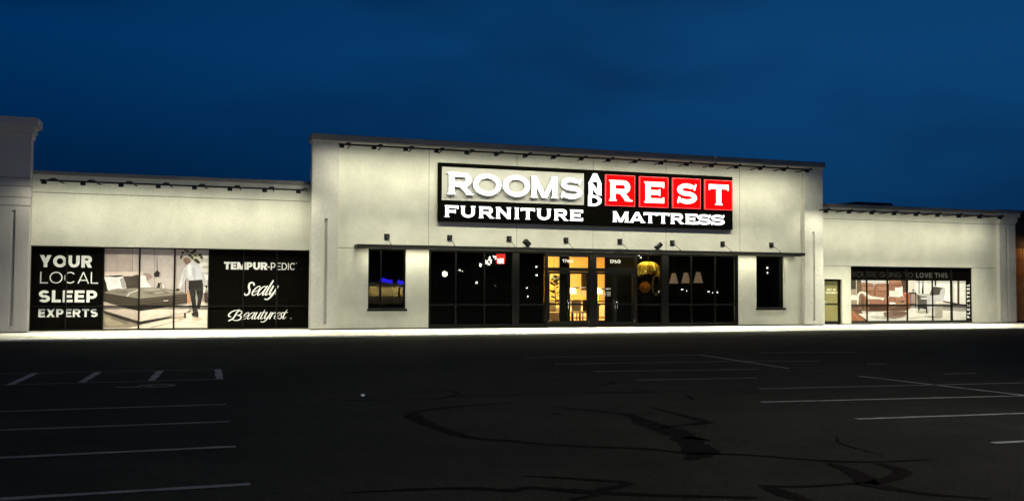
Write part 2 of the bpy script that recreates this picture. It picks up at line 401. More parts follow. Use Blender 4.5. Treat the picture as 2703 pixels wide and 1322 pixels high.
def smooth(pts, n=6):
    o = []
    for i in range(len(pts)-1):
        p0, p1, p2, p3 = pts[max(i-1, 0)], pts[i], pts[i+1], pts[min(i+2, len(pts)-1)]
        for k in range(n):
            t = k/n
            o.append(tuple(.5*((2*b)+(-a+c)*t+(2*a-5*b+4*c-d)*t*t+(-a+3*b-3*c+d)*t**3) for a, b, c, d in zip(p0, p1, p2, p3)))
    o.append(tuple(pts[-1])); return o
def smooth_closed(pts, n=4):
    o = []; m = len(pts)
    for i in range(m):
        p0, p1, p2, p3 = pts[i-1], pts[i], pts[(i+1) % m], pts[(i+2) % m]
        for k in range(n):
            t = k/n; q = []
            for a, b, c, d in zip(p0, p1, p2, p3):
                cr_ = .5*((2*b)+(-a+c)*t+(2*a-5*b+4*c-d)*t*t+(-a+3*b-3*c+d)*t**3); li = b+(c-b)*t
                q.append(li*.45+cr_*.55)
            o.append(tuple(q))
    return o
def brush(pts, closed=False):      # (x, z, width) -> quads
    q = smooth(pts, 5); P = []; off = []
    for i, p in enumerate(q):
        a, b = q[max(i-1, 0)], q[min(i+1, len(q)-1)]; dx, dz = b[0]-a[0], b[1]-a[1]; l = math.hypot(dx, dz) or 1
        nx, nz_ = -dz/l*p[2]/2, dx/l*p[2]/2; off.append(((p[0]+nx, p[1]+nz_), (p[0]-nx, p[1]-nz_)))
    for i in range(len(off)-1):
        for tri in ([off[i][0], off[i+1][0], off[i+1][1]], [off[i][0], off[i+1][1], off[i][1]]):
            ar = abs((tri[1][0]-tri[0][0])*(tri[2][1]-tri[0][1])-(tri[2][0]-tri[0][0])*(tri[1][1]-tri[0][1]))
            if ar > 1e-7: P.append(tri)
    for e in (q[0], q[-1]):
        P.append([(e[0]+e[2]/2*math.cos(t), e[1]+e[2]/2*math.sin(t)) for t in [2*math.pi*k/8 for k in range(8)]])
    return P
SCR = dict(
    e=(.74, [[(.04, .34, .07), (.38, .40, .07), (.68, .68, .10), (.58, 1.0, .09), (.26, .86, .13), (.03, .38, .18), (.16, .05, .14), (.42, .03, .10), (.7, .26, .06)]]),
    a=(1.0, [[(.72, .84, .07), (.52, .99, .10), (.22, .83, .13), (.02, .4, .17), (.10, .04, .13), (.32, .07, .08), (.66, .55, .07)], [(.78, 1, .17), (.68, .4, .18), (.71, .06, .15), (.84, .04, .1), (1.02, .26, .05)]]),
    u=(.92, [[(.06, 1, .2), (.02, .4, .23), (.1, .06, .18), (.28, .06, .1), (.56, .5, .1)], [(.64, 1, .2), (.57, .4, .23), (.62, .06, .18), (.76, .04, .1), (.94, .26, .05)]]),
    t=(.56, [[(.16, 1.4, .12), (.04, .4, .23), (.12, .06, .18), (.34, .08, .1), (.52, .3, .05)], [(-.12, .96, .1), (.42, 1.0, .1)]]),
    y=(.86, [[(.06, 1, .2), (.02, .42, .23), (.1, .1, .18), (.28, .1, .1), (.56, .5, .1)], [(.68, 1, .2), (.56, .3, .22), (.38, -.2, .18), (.1, -.46, .15), (-.22, -.4, .15)]]),
    r=(.58, [[(.1, .96, .2), (.0, .04, .22)], [(.05, .45, .08), (.25, .88, .1), (.44, .99, .14), (.54, .86, .2)]]),
    s=(.55, [[(.46, .84, .14), (.32, .99, .12), (.12, .84, .18), (.22, .55, .2), (.36, .25, .2), (.2, .02, .14), (-.04, .12, .14)]]),
    l=(.5, [[(.2, 1.6, .2), (.05, .4, .23), (.1, .06, .18), (.3, .08, .1), (.5, .3, .05)]]))
def script_word(text, x0, z0, xh, slant=.38, bold=1.0, squeeze=1.0):
    P = []; x = 0
    for ch in text:
        adv, st = SCR[ch]
        for s_ in st: P += brush([(x0+(x+a*squeeze)*xh+slant*b*xh, z0+b*xh, w*xh*bold) for a, b, w in s_])
        x += adv*squeeze
    return P

# ------------------------------------------------------------------ depths of the planes
YL, YR, YP, YN = .35, .25, -.20, -.15     # left wing, right wing, pilasters, neighbour pylon (main wall is 0)
# ================================================================== GROUND
struct(MB().box(-120, 160, -260, -1.9, LOT-.3, LOT, M['asphalt']).build('parking_lot'))
wk = MB(); wk.box(-60, 90, -1.7, 30, LOT-.3, 0, M['walk']); struct(wk.build('sidewalk'))
ap = MB(); ap.v = [(-60, -1.7004, 0), (90, -1.7004, 0), (90, -3.05, -.062), (-60, -3.05, -.062), (90, -3.07, LOT-.02), (-60, -3.07, LOT-.02)]; ap.f = [(3, 2, 1, 0), (5, 4, 2, 3)]; ap.mi = [ap.mid(M['kerb'])]*2
struct(ap.build('sidewalk_apron'))
jm = MB()
for k in range(-8, 30):
    x = k*1.52
    jm.box(x-.008, x+.008, -1.7, .3, .001, .004, M['walkjoint'])
    i = len(jm.v); jm.v += [(x-.008, -1.7, .004), (x+.008, -1.7, .004), (x+.008, -3.05, -.058), (x-.008, -3.05, -.058)]; jm.f.append((i+3, i+2, i+1, i)); jm.mi.append(0)
struct(jm.build('sidewalk_joints'))
def strip(mb, pts, w, z, m):
    """flat ribbon lying on the lot along ground points, w = width or list"""
    pts = [Vector(p) for p in pts]; ww = w if isinstance(w, (list, tuple)) else [w]*len(pts); off = []
    for i, p in enumerate(pts):
        d = (pts[min(i+1, len(pts)-1)]-pts[max(i-1, 0)]).normalized(); n = Vector((-d.y, d.x))*ww[i]/2; off.append((p+n, p-n))
    i0 = len(mb.v)
    for a, b in off: mb.v += [(a.x, a.y, z), (b.x, b.y, z)]
    for k in range(len(off)-1):
        mb.f.append((i0+2*k, i0+2*k+1, i0+2*k+3, i0+2*k+2)); mb.mi.append(mb.mid(m))
def zl(u, v): return gd(u/2.85, 880+v/2.85)
def zm(u, v): return gd(650+u/2.85, 880+v/2.85)
def zr(u, v): return gd(1300+u/2.85, 880+v/2.85)
def zq(u, v): return gd(2003+u/2.6143, 840+v/2.6143)
ZP = LOT+.008
def line(name, pts, w=.10, m='paint', ext=0.0):
    p = [Vector(q) for q in pts]
    if ext: p[0] = p[0]+(p[0]-p[1]).normalized()*ext
    # ragged, slightly broken edges
    q = []; n = 24
    for i in range(n+1): q.append(p[0].lerp(p[-1], i/n))
    mb = MB(); strip(mb, q, [w*random.uniform(.82, 1.08) for _ in q], ZP, M[m]); return struct(mb.build(name))
for a, b, m in (((0, 590), (1700, 535), 'paintold'), ((0, 730), (1725, 665), 'paintold'), ((0, 938), (1775, 853), 'paintmid'), ((0, 1250), (1880, 1137), 'paintmid')):
    line('parking_line', [zl(*a), zl(*b)], .10, m, 4)
for a, b in (((70, 390), (268, 298)), ((612, 370), (745, 289)), ((1138, 356), (1205, 282)), ((1652, 346), (1640, 271))):
    line('parking_line', [zl(*a), zl(*b)], .13, 'paint')
line('parking_line', [zl(268, 300), zl(1665, 270)], .05, 'paintold', 3); line('parking_line', [zl(75, 388), zl(1675, 345)], .06, 'paintold', 3)
# the worn accessible-parking symbol
sm = MB(); c = Vector(zl(1180, 394)); ax = (Vector(zl(1300, 390))-c); ay = Vector((-ax.y, ax.x))
strip(sm, [zl(875, 406), zl(1060, 404)], .09, ZP, M['paintold'])
strip(sm, [c+ax*math.cos(t)+ay*.75*math.sin(t) for t in [R(a) for a in range(-140, 170, 12)]], .10, ZP, M['paintold'])
strip(sm, [c+ax*-.2+ay*.3, c+ax*-.9+ay*.2, c+ax*-1.3+ay*-.3], .09, ZP, M['paintold'])
struct(sm.build('parking_symbol'))
lp = zm(876, 472); lb = MB(); lb.ball((lp[0], lp[1], LOT+.02), .022, M['vinylwhite'], 6, (1.3, .9, .8)); lb.v = [(a+random.uniform(-.006, .006), b+random.uniform(-.006, .006), max(LOT+.001, c+random.uniform(-.006, .006))) for a, b, c in lb.v]
tag(lb.build('paper_scrap'), 'small crumpled white paper scrap lying on the dark car park', 'paper scrap')
for pts, m, e in (([zr(250, 183), zr(1570, 163)], 'paintold', 0), ([zr(465, 232), zr(2000, 208)], 'paintold', 0), ([zr(760, 288), zr(2000, 270)], 'paintold', 0), ([zr(1080, 353), zr(1990, 335)], 'paintold', 0),
        ([zr(1570, 163), zq(205, 347)], 'paint', 0), ([zq(690, 400), zq(1900, 541)], 'paint', 0), ([zq(0, 488), zq(1870, 446)], 'paintold', 0), ([zq(15, 580), zq(1870, 535)], 'paint', 0),
        ([zq(668, 697), zq(1870, 656)], 'paint', 0), ([zq(1615, 863), zq(1900, 846)], 'paint', 0), ([zq(0, 238), zq(680, 234)], 'paintold', 0), ([zq(0, 297), zq(430, 297)], 'paintold', 0),
        ([zq(740, 314), zq(880, 318)], 'paintold', 0), ([zq(1280, 387), zq(1500, 378)], 'paintold', 0)):
    line('parking_line', pts, .10, m, e)
# tar-sealed cracks
def crack(pts, w):
    q = smooth([tuple(p)+(ww,) for p, ww in zip(pts, w if isinstance(w, list) else [w]*len(pts))], 9); mb = MB()
    strip(mb, [Vector((a, b)) for a, b, _ in q], [c_*random.uniform(.48, .82) for _, _, c_ in q], LOT+.004, M['tar']); struct(mb.build('tar_seal'))
crack([zm(1990, 520), zm(1640, 545), zm(1400, 572), zm(1270, 595), zm(1260, 625), zm(1350, 672), zm(1500, 728), zm(1700, 785), zm(1990, 808), zr(300, 825), zr(700, 850), zr(1050, 862), zr(1300, 882), zr(1500, 903), zr(1700, 905), zr(1990, 918), zq(300, 972), zq(520, 985), zq(800, 990), zq(1200, 974)],
      [.12, .16, .22, .26, .30, .30, .26, .20, .14, .12, .12, .12, .12, .14, .12, .10, .10, .14, .12, .05])
crack([zm(560, 490), zm(800, 503), zm(1100, 500), zm(1400, 492), zm(1620, 470), zm(1990, 462), zr(400, 450), zr(700, 445), zr(1000, 442), zr(1500, 432), zr(1990, 425)], [.04, .12, .12, .10, .16, .14, .12, .12, .2, .08, .06])
crack([zm(830, 488), zm(1100, 455), zm(1450, 432), zm(1590, 448), zm(1480, 486)], .10)
crack([zr(0, 410), zr(560, 397), zr(800, 392), zr(900, 372), zr(830, 352), zr(300, 356)], [.08, .08, .12, .22, .12, .05])
crack([zr(480, 552), zr(800, 585), zr(1020, 610), zr(1130, 660), zr(1260, 705), zr(1400, 755), zr(1510, 830), zr(1570, 900), zr(1470, 950)], [.06, .10, .16, .42, .55, .55, .45, .5, .1])
crack([zr(1190, 555), zr(1370, 600), zr(1560, 650), zr(1590, 672), zr(1400, 692), zr(1260, 712)], [.06, .12, .22, .26, .14, .1])
crack([zr(1440, 780), zr(1640, 805)], [.3, .06]); crack([zr(1020, 605), zr(1260, 600)], .07)
crack([zm(740, 1200), zm(1300, 1172), zm(1700, 1165), zm(1990, 1180), zr(300, 1160), zr(700, 1190), zr(1200, 1215), zr(1990, 1235)], [.04, .12, .14, .16, .16, .2, .16, .1])
crack([zr(240, 1072), zr(600, 1090), zr(1010, 1125), zr(800, 1180)], [.05, .12, .14, .2])
crack([zr(600, 1250), zr(780, 1215)], .12)
crack([zq(480, 1000), zq(620, 1045), zq(720, 1100), zq(760, 1140), zq(950, 1180), zq(1250, 1220), zq(1600, 1245)], [.1, .22, .3, .32, .2, .12, .08])
crack([zq(820, 1000), zq(960, 1040), zq(990, 1070), zq(900, 1110), zq(760, 1140)], [.12, .2, .22, .2, .2])
crack([zq(0, 1155), zq(300, 1160), zq(700, 1135)], .10); crack([zq(60, 1165), zq(180, 1210), zq(330, 1258)], [.2, .26, .2])
crack([zq(545, 820), zq(550, 850), zq(640, 888), zq(860, 945)], [.03, .04, .04, .02])
crack([zm(940, 172), zm(1100, 192), zm(1200, 200)], .07); crack([zr(190, 210), zr(380, 205), zr(440, 208)], .07); crack([zr(640, 270), zr(330, 285)], .08)
crack([zr(450, 606), zr(515, 606)], .14); crack([zr(0, 178), zr(640, 176), zr(1800, 158)], .10); crack([zq(0, 246), zq(900, 224)], .10)
crack([zr(1450, 455), zr(1510, 500)], .10); crack([zq(200, 345), zq(480, 385)], .12); crack([zr(520, 250), zr(700, 275), zr(940, 232)], .06)

# ================================================================== MAIN BLOCK
x0, x1 = AX(822, 640, YP), AX(2173, 650, YP)          # outer edges of the pilasters
xa, xb = AX(892, 640, YP), AX(2124.5, 650, YP)        # inner edges
ZT = (AZ(818, 369, YP-.1)+AZ(2180, 446, YP-.1))/2      # under the coping
ZTT = (AZ(818, 353.5, YP-.1)+AZ(2180, 427, YP-.1))/2
ZJ = AZ(892, 653.6)                                    # horizontal joint / window heads
sfa, sfb = AX(1131.5, 760), AX(1949.5, 760)
lwa, lwb = AX(972, 730), AX(1071.5, 730); rwa, rwb = AX(1996.5, 730), AX(2070.5, 730)
zs = (AZ(1000, 815)+AZ(2035, 812))/2                   # small window sills
TW = .35
store = thing('furniture_store', 'tall cream middle block of the store with the big lit sign and entrance doors', 'building', ((x0+x1)/2, 0, 0))
w = MB()
w.box(xa, xb, 0, TW, ZJ+.012, ZT+.05, M['stucco'])
for a, b, c0, c1 in ((xa, lwa, .045, ZJ-.012), (lwb, sfa, .045, ZJ-.012), (sfb, rwa, .045, ZJ-.012), (rwb, xb, .045, ZJ-.012), (lwa, lwb, .045, zs), (rwa, rwb, .045, zs)):
    w.box(a, b, 0, TW, c0, c1, M['stucco'])
w.build('wall', store)
g_ = MB()
g_.box(xa, xb, .012, TW-.01, ZJ-.012, ZJ+.012, M['joint'])
g_.build('horizontal_joint', store)
for px, pt, pb in ((1131, 420, 640), (1364, 430, 640), (1565.5, 450, 640), (1758, 450, 655), (1953, 455, 660)):
    X = AX(px, 640); MB().box(X-.007, X+.007, -.003, .01, ZJ+.02, ZT, M['joint']).build('control_joint', store)
for a, b, sx_ in ((x0, xa, 859.5), (xb, x1, 2148)):
    p = MB(); sl = AX(sx_, 700, YP); st = AZ(859, 577, YP) if sx_ < 1000 else AZ(2150, 612, YP)
    sb = .42; h = .055
    p.box(a, sl-h, YP, TW, .05, ZT+.05, M['stucco_pil']); p.box(sl+h, b, YP, TW, .05, ZT+.05, M['stucco_pil'])
    p.box(sl-h, sl+h, YP, TW, st, ZT+.05, M['stucco_pil']); p.box(sl-h, sl+h, YP, TW, .05, .20, M['stucco_pil'])
    p.box(sl-h, sl+h, YP+.07, TW, .20, st, M['stucco_pil'])
    p.build('pilaster', store)
c_ = MB(); c_.box(x0-.06, x1+.06, YP-.10, TW+.3, ZT+.05, ZTT, M['coping']); c_.box(x0-.03, x1+.03, YP-.06, TW+.2, ZT, ZT+.05, M['stucco_pil'])
c_.build('coping', store, bevel=.012)
for a, b, yy in ((x0+.02, xa, YP+.03), (xa, sfa, .03), (sfb, xb, .03), (xb, x1-.02, YP+.03)): MB().box(a, b, yy, TW, 0, .045, M['flash']).build('base_flashing', store)
# building mass behind
ms = MB(); HB = 4.5; ms.box(x0+.02, x1-.02, 14, 14.3, 0, HB, M['dark']); ms.box(x0+.02, x0+.3, TW, 14, 0, HB, M['stucco_pil']); ms.box(x1-.3, x1-.02, TW, 14, 0, HB, M['stucco_pil']); ms.box(x0+.3, x1-.3, TW, 14, HB-.4, HB-.1, M['dark'])
ms.build('roof_and_rear_walls', store)

# small windows
def small_window(a, b, mull):
    wn = MB(); yb = .16
    for q in ((a, a+.05, zs, ZJ-.012), (b-.05, b, zs, ZJ-.012)): wn.box(q[0], q[1], .10, yb+.04, q[2]+.05, q[3]-.05, M['black'])
    wn.box(a, b, .10, yb+.04, zs, zs+.05, M['black']); wn.box(a, b, .10, yb+.04, ZJ-.062, ZJ-.012, M['black'])
    o = wn.build('window', store, bevel=.004)
    MB().box(a+.05, b-.05, yb, yb+.012, zs+.05, ZJ-.062, M['glass']).build('pane', o)
    MB().box(a+.05+(b-a)*mull, a+.09+(b-a)*mull, .11, yb-.002, zs+.051, ZJ-.063, M['black']).build('mullion', o)
    MB().box(a-.03, b+.05, -.05, .0999, zs-.085, zs-.002, M['black']).build('sill', o, bevel=.006)
    d = MB(); d.box(a, b, 2.2, 2.3, .3, 2.9, M['dark']); d.box(a-.1, a, .36, 2.3, .3, 2.9, M['dark']); d.box(b, b+.1, .36, 2.3, .3, 2.9, M['dark']); d.box(a, b, .36, 2.2, 2.8, 2.9, M['dark']); d.box(a, b, .36, 2.2, .3, .4, M['dark'])
    d.build('display_box', o)
small_window(lwa, lwb, .30); small_window(rwa, rwb, .84)

# storefront: frame bars in front of the panes
YG = .10                       # glass plane of the storefront
def gx(px, py=760): return AX(px, py, YG)
zmid = (AZ(1349, 804.2)+AZ(1762, 803.5))/2; zsill = (AZ(1349, 855.2)+AZ(1762, 850.7))/2+.0
zhead = ZJ-.07; ZDT = AZ(1480, 716); ZDB = AZ(1480, 706)     # top of doors / transom bar
front = MB(); FY0, FY1 = .02, .16
def vb(a, b, z0=0.0, z1=None, y0=FY0, y1=FY1, m='black'): front.box(a, b, y0, y1, z0, z1 if z1 else zhead, M[m])
hw = .028
posts = [(gx(1131.5), gx(1131.5)+.06), (gx(1202)-hw, gx(1202)+hw), (gx(1277.5)-hw, gx(1277.5)+hw), (gx(1350), gx(1368)), (gx(1438), gx(1445)), (gx(1553.5), gx(1571.5)), (gx(1673), gx(1680)), (gx(1744), gx(1762)), (gx(1823.5)-hw, gx(1823.5)+hw), (gx(1886)-hw, gx(1886)+hw), (gx(1942), gx(1949.5))]
for k, (a, b) in enumerate(posts):
    wide = k in (3, 5, 7); vb(a, b, .0, None, FY0-.03 if wide else FY0+.01, FY1)
front.box(posts[0][0], posts[-1][1], FY0, FY1+.02, zhead+.0005, ZJ-.012, M['black'])
for k in range(len(posts)-1):
    a, b = posts[k][1], posts[k+1][0]
    if k in (4, 5): continue
    front.box(a, b, FY0+.015, FY1, zmid-.03, zmid+.03, M['black']); front.box(a, b, FY0+.015, FY1, 0, zsill-.002, M['black']); 
sfo = front.build('storefront_frame', store, bevel=.004)
for k in range(len(posts)-1):
    a, b = posts[k][1], posts[k+1][0]
    if k in (4, 5): continue
    MB().box(a, b, YG, YG+.012, zmid+.03, zhead, M['glass']).build('pane', sfo); MB().box(a, b, YG, YG+.012, zsill, zmid-.03, M['glass']).build('pane', sfo)
# transoms and two pairs of doors
for k in (4, 5):
    a, b = posts[k][1], posts[k+1][0]; mid_ = (a+b)/2
    t = MB(); t.box(a, b, FY0+.015, FY1, ZDT, ZDB, M['black']); t.box(a, b, FY0+.015, FY1, zhead-.11, zhead, M['black']); tr = t.build('transom_frame', store, bevel=.003)
    MB().box(a, b, YG, YG+.012, ZDB, zhead-.11, M['glassclear']).build('pane', tr)
    nx = (1427.5+.0, 1429+57, 667.2+22, 680) if False else None
    X0, X1 = (AX(1484.5, 688, YG), AX(1513.5, 688, YG)) if k == 4 else (AX(1609.5, 690, YG), AX(1637.5, 690, YG))
    zc = AZ(1500, 688.5, YG) if k == 4 else AZ(1624, 690, YG)
    nb = MB(); solid(nb, word('1760', X0, X1, zc-.065, zc+.065, .20, .17, .10), YG-.004, .002, M['vinylwhite'], M['vinylwhite']); nb.build('house_number', tr)
    for s_, (l_, r_) in enumerate(((a+.012, mid_-.004), (mid_+.004, b-.012))):
        d = MB(); st = .062; y0, y1 = .045, .145
        d.box(l_, l_+st, y0, y1, .012, ZDT-.008, M['black']); d.box(r_-st, r_, y0, y1, .012, ZDT-.008, M['black'])
        d.box(l_+st, r_-st, y0+.002, y1-.002, .012, .21, M['black']); d.box(l_+st, r_-st, y0+.002, y1-.002, ZDT-.09, ZDT-.008, M['black']); d.box(l_+st, r_-st, y0+.004, y1-.004, .86, .92, M['black'])
        do = d.build('entrance_door', store, bevel=.004)
        MB().box(l_+st, r_-st, .094, .104, .92, ZDT-.09, M['glassclear']).build('pane', do); MB().box(l_+st, r_-st, .094, .104, .21, .86, M['glassclear']).build('pane', do)
        hx = r_-.045 if s_ == 0 else l_+.045; sg = -1 if s_ == 0 else 1
        MB().tube([(hx, .045, .98), (hx, -.03, .98), (hx, -.045, .96), (hx, -.045, .74), (hx, -.03, .72), (hx, .045, .72)], .013, M['chrome'], 8).build('handle', do, smooth=True)
        MB().tube([(hx, .046, 1.04), (hx, .033, 1.04)], .024, M['chrome'], 12).build('lock', do)
        ex = l_-.004 if s_ == 0 else r_+.004
        for hz in (.18, .98, 1.9): MB().tube([(ex, .036, hz), (ex, .036, hz+.13)], .011, M['chrome'], 8).build('hinge', do)
    # opening-hours lettering on one leaf of each pair
    tx0, tx1 = (AX(1512, 758, .09), AX(1547, 758, .09)) if k == 4 else (AX(1583, 768, .09), AX(1612, 768, .09))
    ob = MB(); zt_ = AZ(1530, 761, .09) if k == 4 else AZ(1598, 764, .09)
    ob.box(tx0, (tx0+tx1)/2, .0885, .0935, zt_, zt_+.055, M['vinylgrey'])
    solid(ob, word('REST', (tx0+tx1)/2+.02, tx1, zt_, zt_+.055, .24, .2), .089, .002, M['redlit'] if False else M['vinylwhite'], M['vinylwhite'])
    for q in range(3):
        zz = zt_-.12-q*.06
        for a_, b_ in ((0, .28), (.36, .6), (.68, 1)): ob.box(tx0+(tx1-tx0)*a_, tx0+(tx1-tx0)*b_, .0885, .0935, zz, zz+.018, M['vinylwhite'])
    ob.build('hours_lettering', do)

# ------------------------------------------------------------------ behind the glass
YV = 2.6
v_ = MB()
def vx(px, py=770): return AX(px, py, YV)
oa, ob_, oc, od_ = vx(1436), vx(1479), vx(1503), vx(1599)
zt1, zt0 = AZ(1460, 677, YV), AZ(1460, 846, YV)
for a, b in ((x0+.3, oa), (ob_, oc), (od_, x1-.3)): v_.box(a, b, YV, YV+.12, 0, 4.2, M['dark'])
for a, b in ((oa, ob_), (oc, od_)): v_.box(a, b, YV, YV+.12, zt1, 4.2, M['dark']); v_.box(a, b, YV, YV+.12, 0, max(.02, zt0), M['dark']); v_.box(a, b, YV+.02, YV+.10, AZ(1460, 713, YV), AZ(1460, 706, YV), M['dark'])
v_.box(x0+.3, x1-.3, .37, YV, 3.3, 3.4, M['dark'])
v_.build('vestibule_and_light_screen', store)  # carried past the doors behind all panes to block showroom light
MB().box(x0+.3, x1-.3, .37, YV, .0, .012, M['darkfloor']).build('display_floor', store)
rx0, rx1, ry1 = oa-4.5, od_+6, 12.0
rm = MB(); rm.box(rx0, rx1, ry1, ry1+.1, 0, 3.6, M['warmwall']); rm.box(rx0-.1, rx0, YV+.13, ry1, 0, 3.6, M['warmwall']); rm.box(rx1, rx1+.1, YV+.13, ry1, 0, 3.6, M['warmwall'])
rm.build('showroom_wall', store)
MB().box(rx0, rx1, YV+.13, ry1, .0, .014, M['warmfloor']).build('showroom_floor', store)
MB().box(rx0, rx1, YV+.13, ry1, 3.6, 3.7, M['warmceil']).build('showroom_ceiling', store)
def area(name, loc, sx_, sy_, nrm, power, col, parent=None, spread=180):
    ld = bpy.data.lights.new(name, 'AREA'); ld.shape = 'RECTANGLE'; ld.size = sx_; ld.size_y = sy_; ld.energy = power; ld.color = col; ld.spread = R(spread)
    o = bpy.data.objects.new(name, ld); S.collection.objects.link(o)
    n = Vector(nrm).normalized(); xax = Vector((1, 0, 0)); xax = (xax-n*xax.dot(n)).normalized(); yax = (-n).cross(xax)
    off = world_off(parent) if parent else Vector((0, 0, 0))
    o.matrix_world = Matrix(((xax.x, yax.x, -n.x, 0), (xax.y, yax.y, -n.y, 0), (xax.z, yax.z, -n.z, 0), (0, 0, 0, 1)))
    o.location = Vector(loc)-off
    if parent: o.parent = parent
    return o
area('showroom_light', ((rx0+rx1)/2+.5, 8.6, 3.5), 6, 5, (0, .25, -1), 1900, (1.0, .69, .25), store)
# showroom furniture seen through the doors
def at3(px, py, y): a = at(px, py, y); return Vector((a[0], y, a[1]))
YS = 5.0
sx0, sx1 = AX(1440, 830, YS)-1.2, AX(1481, 830, YS)
so = thing('sofa', 'cream sofa seen through the left door pane', 'sofa', ((sx0+sx1)/2, YS, .014))
MB().box(sx0, sx1, YS, YS+.9, .10, .45, M['cream']).build('seat', so, bevel=.05); MB().box(sx0, sx1, YS+.7, YS+.95, .4, .92, M['cream']).build('backrest', so, bevel=.06)
MB().box(sx1-.02, sx1+.2, YS-.02, YS+.9, .1, .66, M['cream']).build('arm', so, bevel=.05)
for fx in (sx0+.1, sx1+.1): MB().lathe((fx, YS+.06, .014), [(.02, 0), (.03, .1)], M['wood'], 8).build('leg', so)
# fiddle-leaf plant
pc = at3(1465, 800, 6.6); pl = thing('potted_plant', 'tall leafy plant standing behind the cream sofa', 'plant', (pc.x, 6.6, .014))
MB().lathe((pc.x, 6.6, .014), [(.16, 0), (.2, .3), (.19, .32)], M['pot'], 14).build('pot', pl)
MB().tube([(pc.x, 6.6, .3), (pc.x+.03, 6.6, 1.0), (pc.x-.02, 6.62, 1.75)], [.03, .025, .012], M['wood'], 6).build('stem', pl)
lf = MB()
for k in range(34):
    z = random.uniform(.75, 1.95); a = random.uniform(0, 6.28); t = random.uniform(-.3, .7); ln = random.uniform(.22, .34)
    d = Vector((math.cos(a), math.sin(a)*.8, t)).normalized(); sd = d.cross(Vector((0, 0, 1))).normalized()*ln*.36; p = Vector((pc.x, 6.6, z))+d*.05
    lf.face([p, p+d*ln*.45+sd, p+d*ln*.8+sd*.8, p+d*ln, p+d*ln*.8-sd*.8, p+d*ln*.45-sd], M['leaf'])
lf.build('foliage', pl)
# dining table, chairs, console, lamp, framed picture
tcx = at3(1538, 820, 5.6); tb = thing('dining_table', 'dark wooden table behind the entrance doors', 'table', (tcx.x, 5.6, .014))
MB().box(tcx.x-.7, tcx.x+.7, 5.2, 6.0, .72, .76, M['wood']).build('tabletop', tb, bevel=.008)
for dx in (-.62, .62):
    for dy in (5.27, 5.93): MB().box(tcx.x+dx-.03, tcx.x+dx+.03, dy-.03, dy+.03, .014, .72, M['wood']).build('leg', tb)
def chair(cx_, cy_, lab, m):
    ch = thing('dining_chair', lab, 'chair', (cx_, cy_, .014), 'dining chairs in the showroom')
    MB().box(cx_-.23, cx_+.23, cy_-.22, cy_+.22, .42, .48, M[m]).build('seat', ch, bevel=.015); MB().box(cx_-.22, cx_+.22, cy_-.24, cy_-.20, .5, 1.0, M[m]).build('backrest', ch, bevel=.015)
    for a in (-.2, .2):
        for b in (-.19, .19): MB().box(cx_+a-.02, cx_+a+.02, cy_+b-.02, cy_+b+.02, .014, .42, M['wood']).build('leg', ch)
c1 = at3(1516, 830, 4.7); chair(c1.x, 4.7, 'cream backed dining chair behind the second door pane', 'cream')
c2 = at3(1545, 830, 4.9); chair(c2.x, 4.9, 'dark wooden dining chair right of the cream one', 'wood')
cc = at3(1535, 790, 9.5); cs = thing('console_table', 'long pale console against the warm showroom wall', 'console', (cc.x, 9.5, .014))
MB().box(cc.x-1.2, cc.x+1.3, 9.3, 9.75, .1, .85, M['cream']).build('cabinet', cs, bevel=.01); MB().box(cc.x-1.25, cc.x+1.35, 9.26, 9.79, .85, .89, M['wood']).build('top', cs)
for k, (px, py) in enumerate(((1511, 757), (1580, 760))):
    c = at3(px, 790, 9.5); la = thing('table_lamp', ('glowing table lamp on the left end of the console', 'glowing table lamp seen behind the third door pane')[k], 'lamp', (c.x, 9.5, .89), 'glowing table lamps')
    MB().lathe((c.x, 9.5, .89), [(.1, 0), (.1, .02), (.03, .04), (.05, .2), (.02, .36)], M['brass'], 12).build('base', la, smooth=True); MB().lathe((c.x, 9.5, 1.24), [(.2, 0), (.15, .28)], M['warmbulb'], 16).build('lamp_shade', la, smooth=True)
pcx = at3(1549, 745, ry1-.05); pf = thing('framed_picture', 'dark framed picture on the warm showroom wall', 'picture', (pcx.x, ry1-.05, pcx.z-.5))
MB().box(pcx.x-.3, pcx.x+.5, ry1-.05, ry1-.002, pcx.z-.4, pcx.z+.5, M['wood']).build('frame', pf); MB().box(pcx.x-.24, pcx.x+.44, ry1-.055, ry1-.05, pcx.z-.34, pcx.z+.44, M['dark']).build('canvas', pf)
for k, px in enumerate((1462, 1473)):
    c = at3(px, 734, 7.5); pd_ = thing('pendant_lamp', ('small wire pendant lamp above the plant, left one', 'small wire pendant lamp above the plant, right one')[k], 'lamp', (c.x, 7.5, c.z), 'small pendants above the plant')
    MB().tube([(c.x, 7.5, c.z+.12), (c.x, 7.5, 3.6)], .008, M['blackm'], 6).build('cord', pd_); MB().lathe((c.x, 7.5, c.z-.1), [(.12, 0), (.14, .05), (.05, .18), (.02, .22)], M['blackm'], 12).build('lamp_shade', pd_); MB().ball((c.x, 7.5, c.z-.08), .05, M['warmbulb'], 8).build('bulb', pd_)
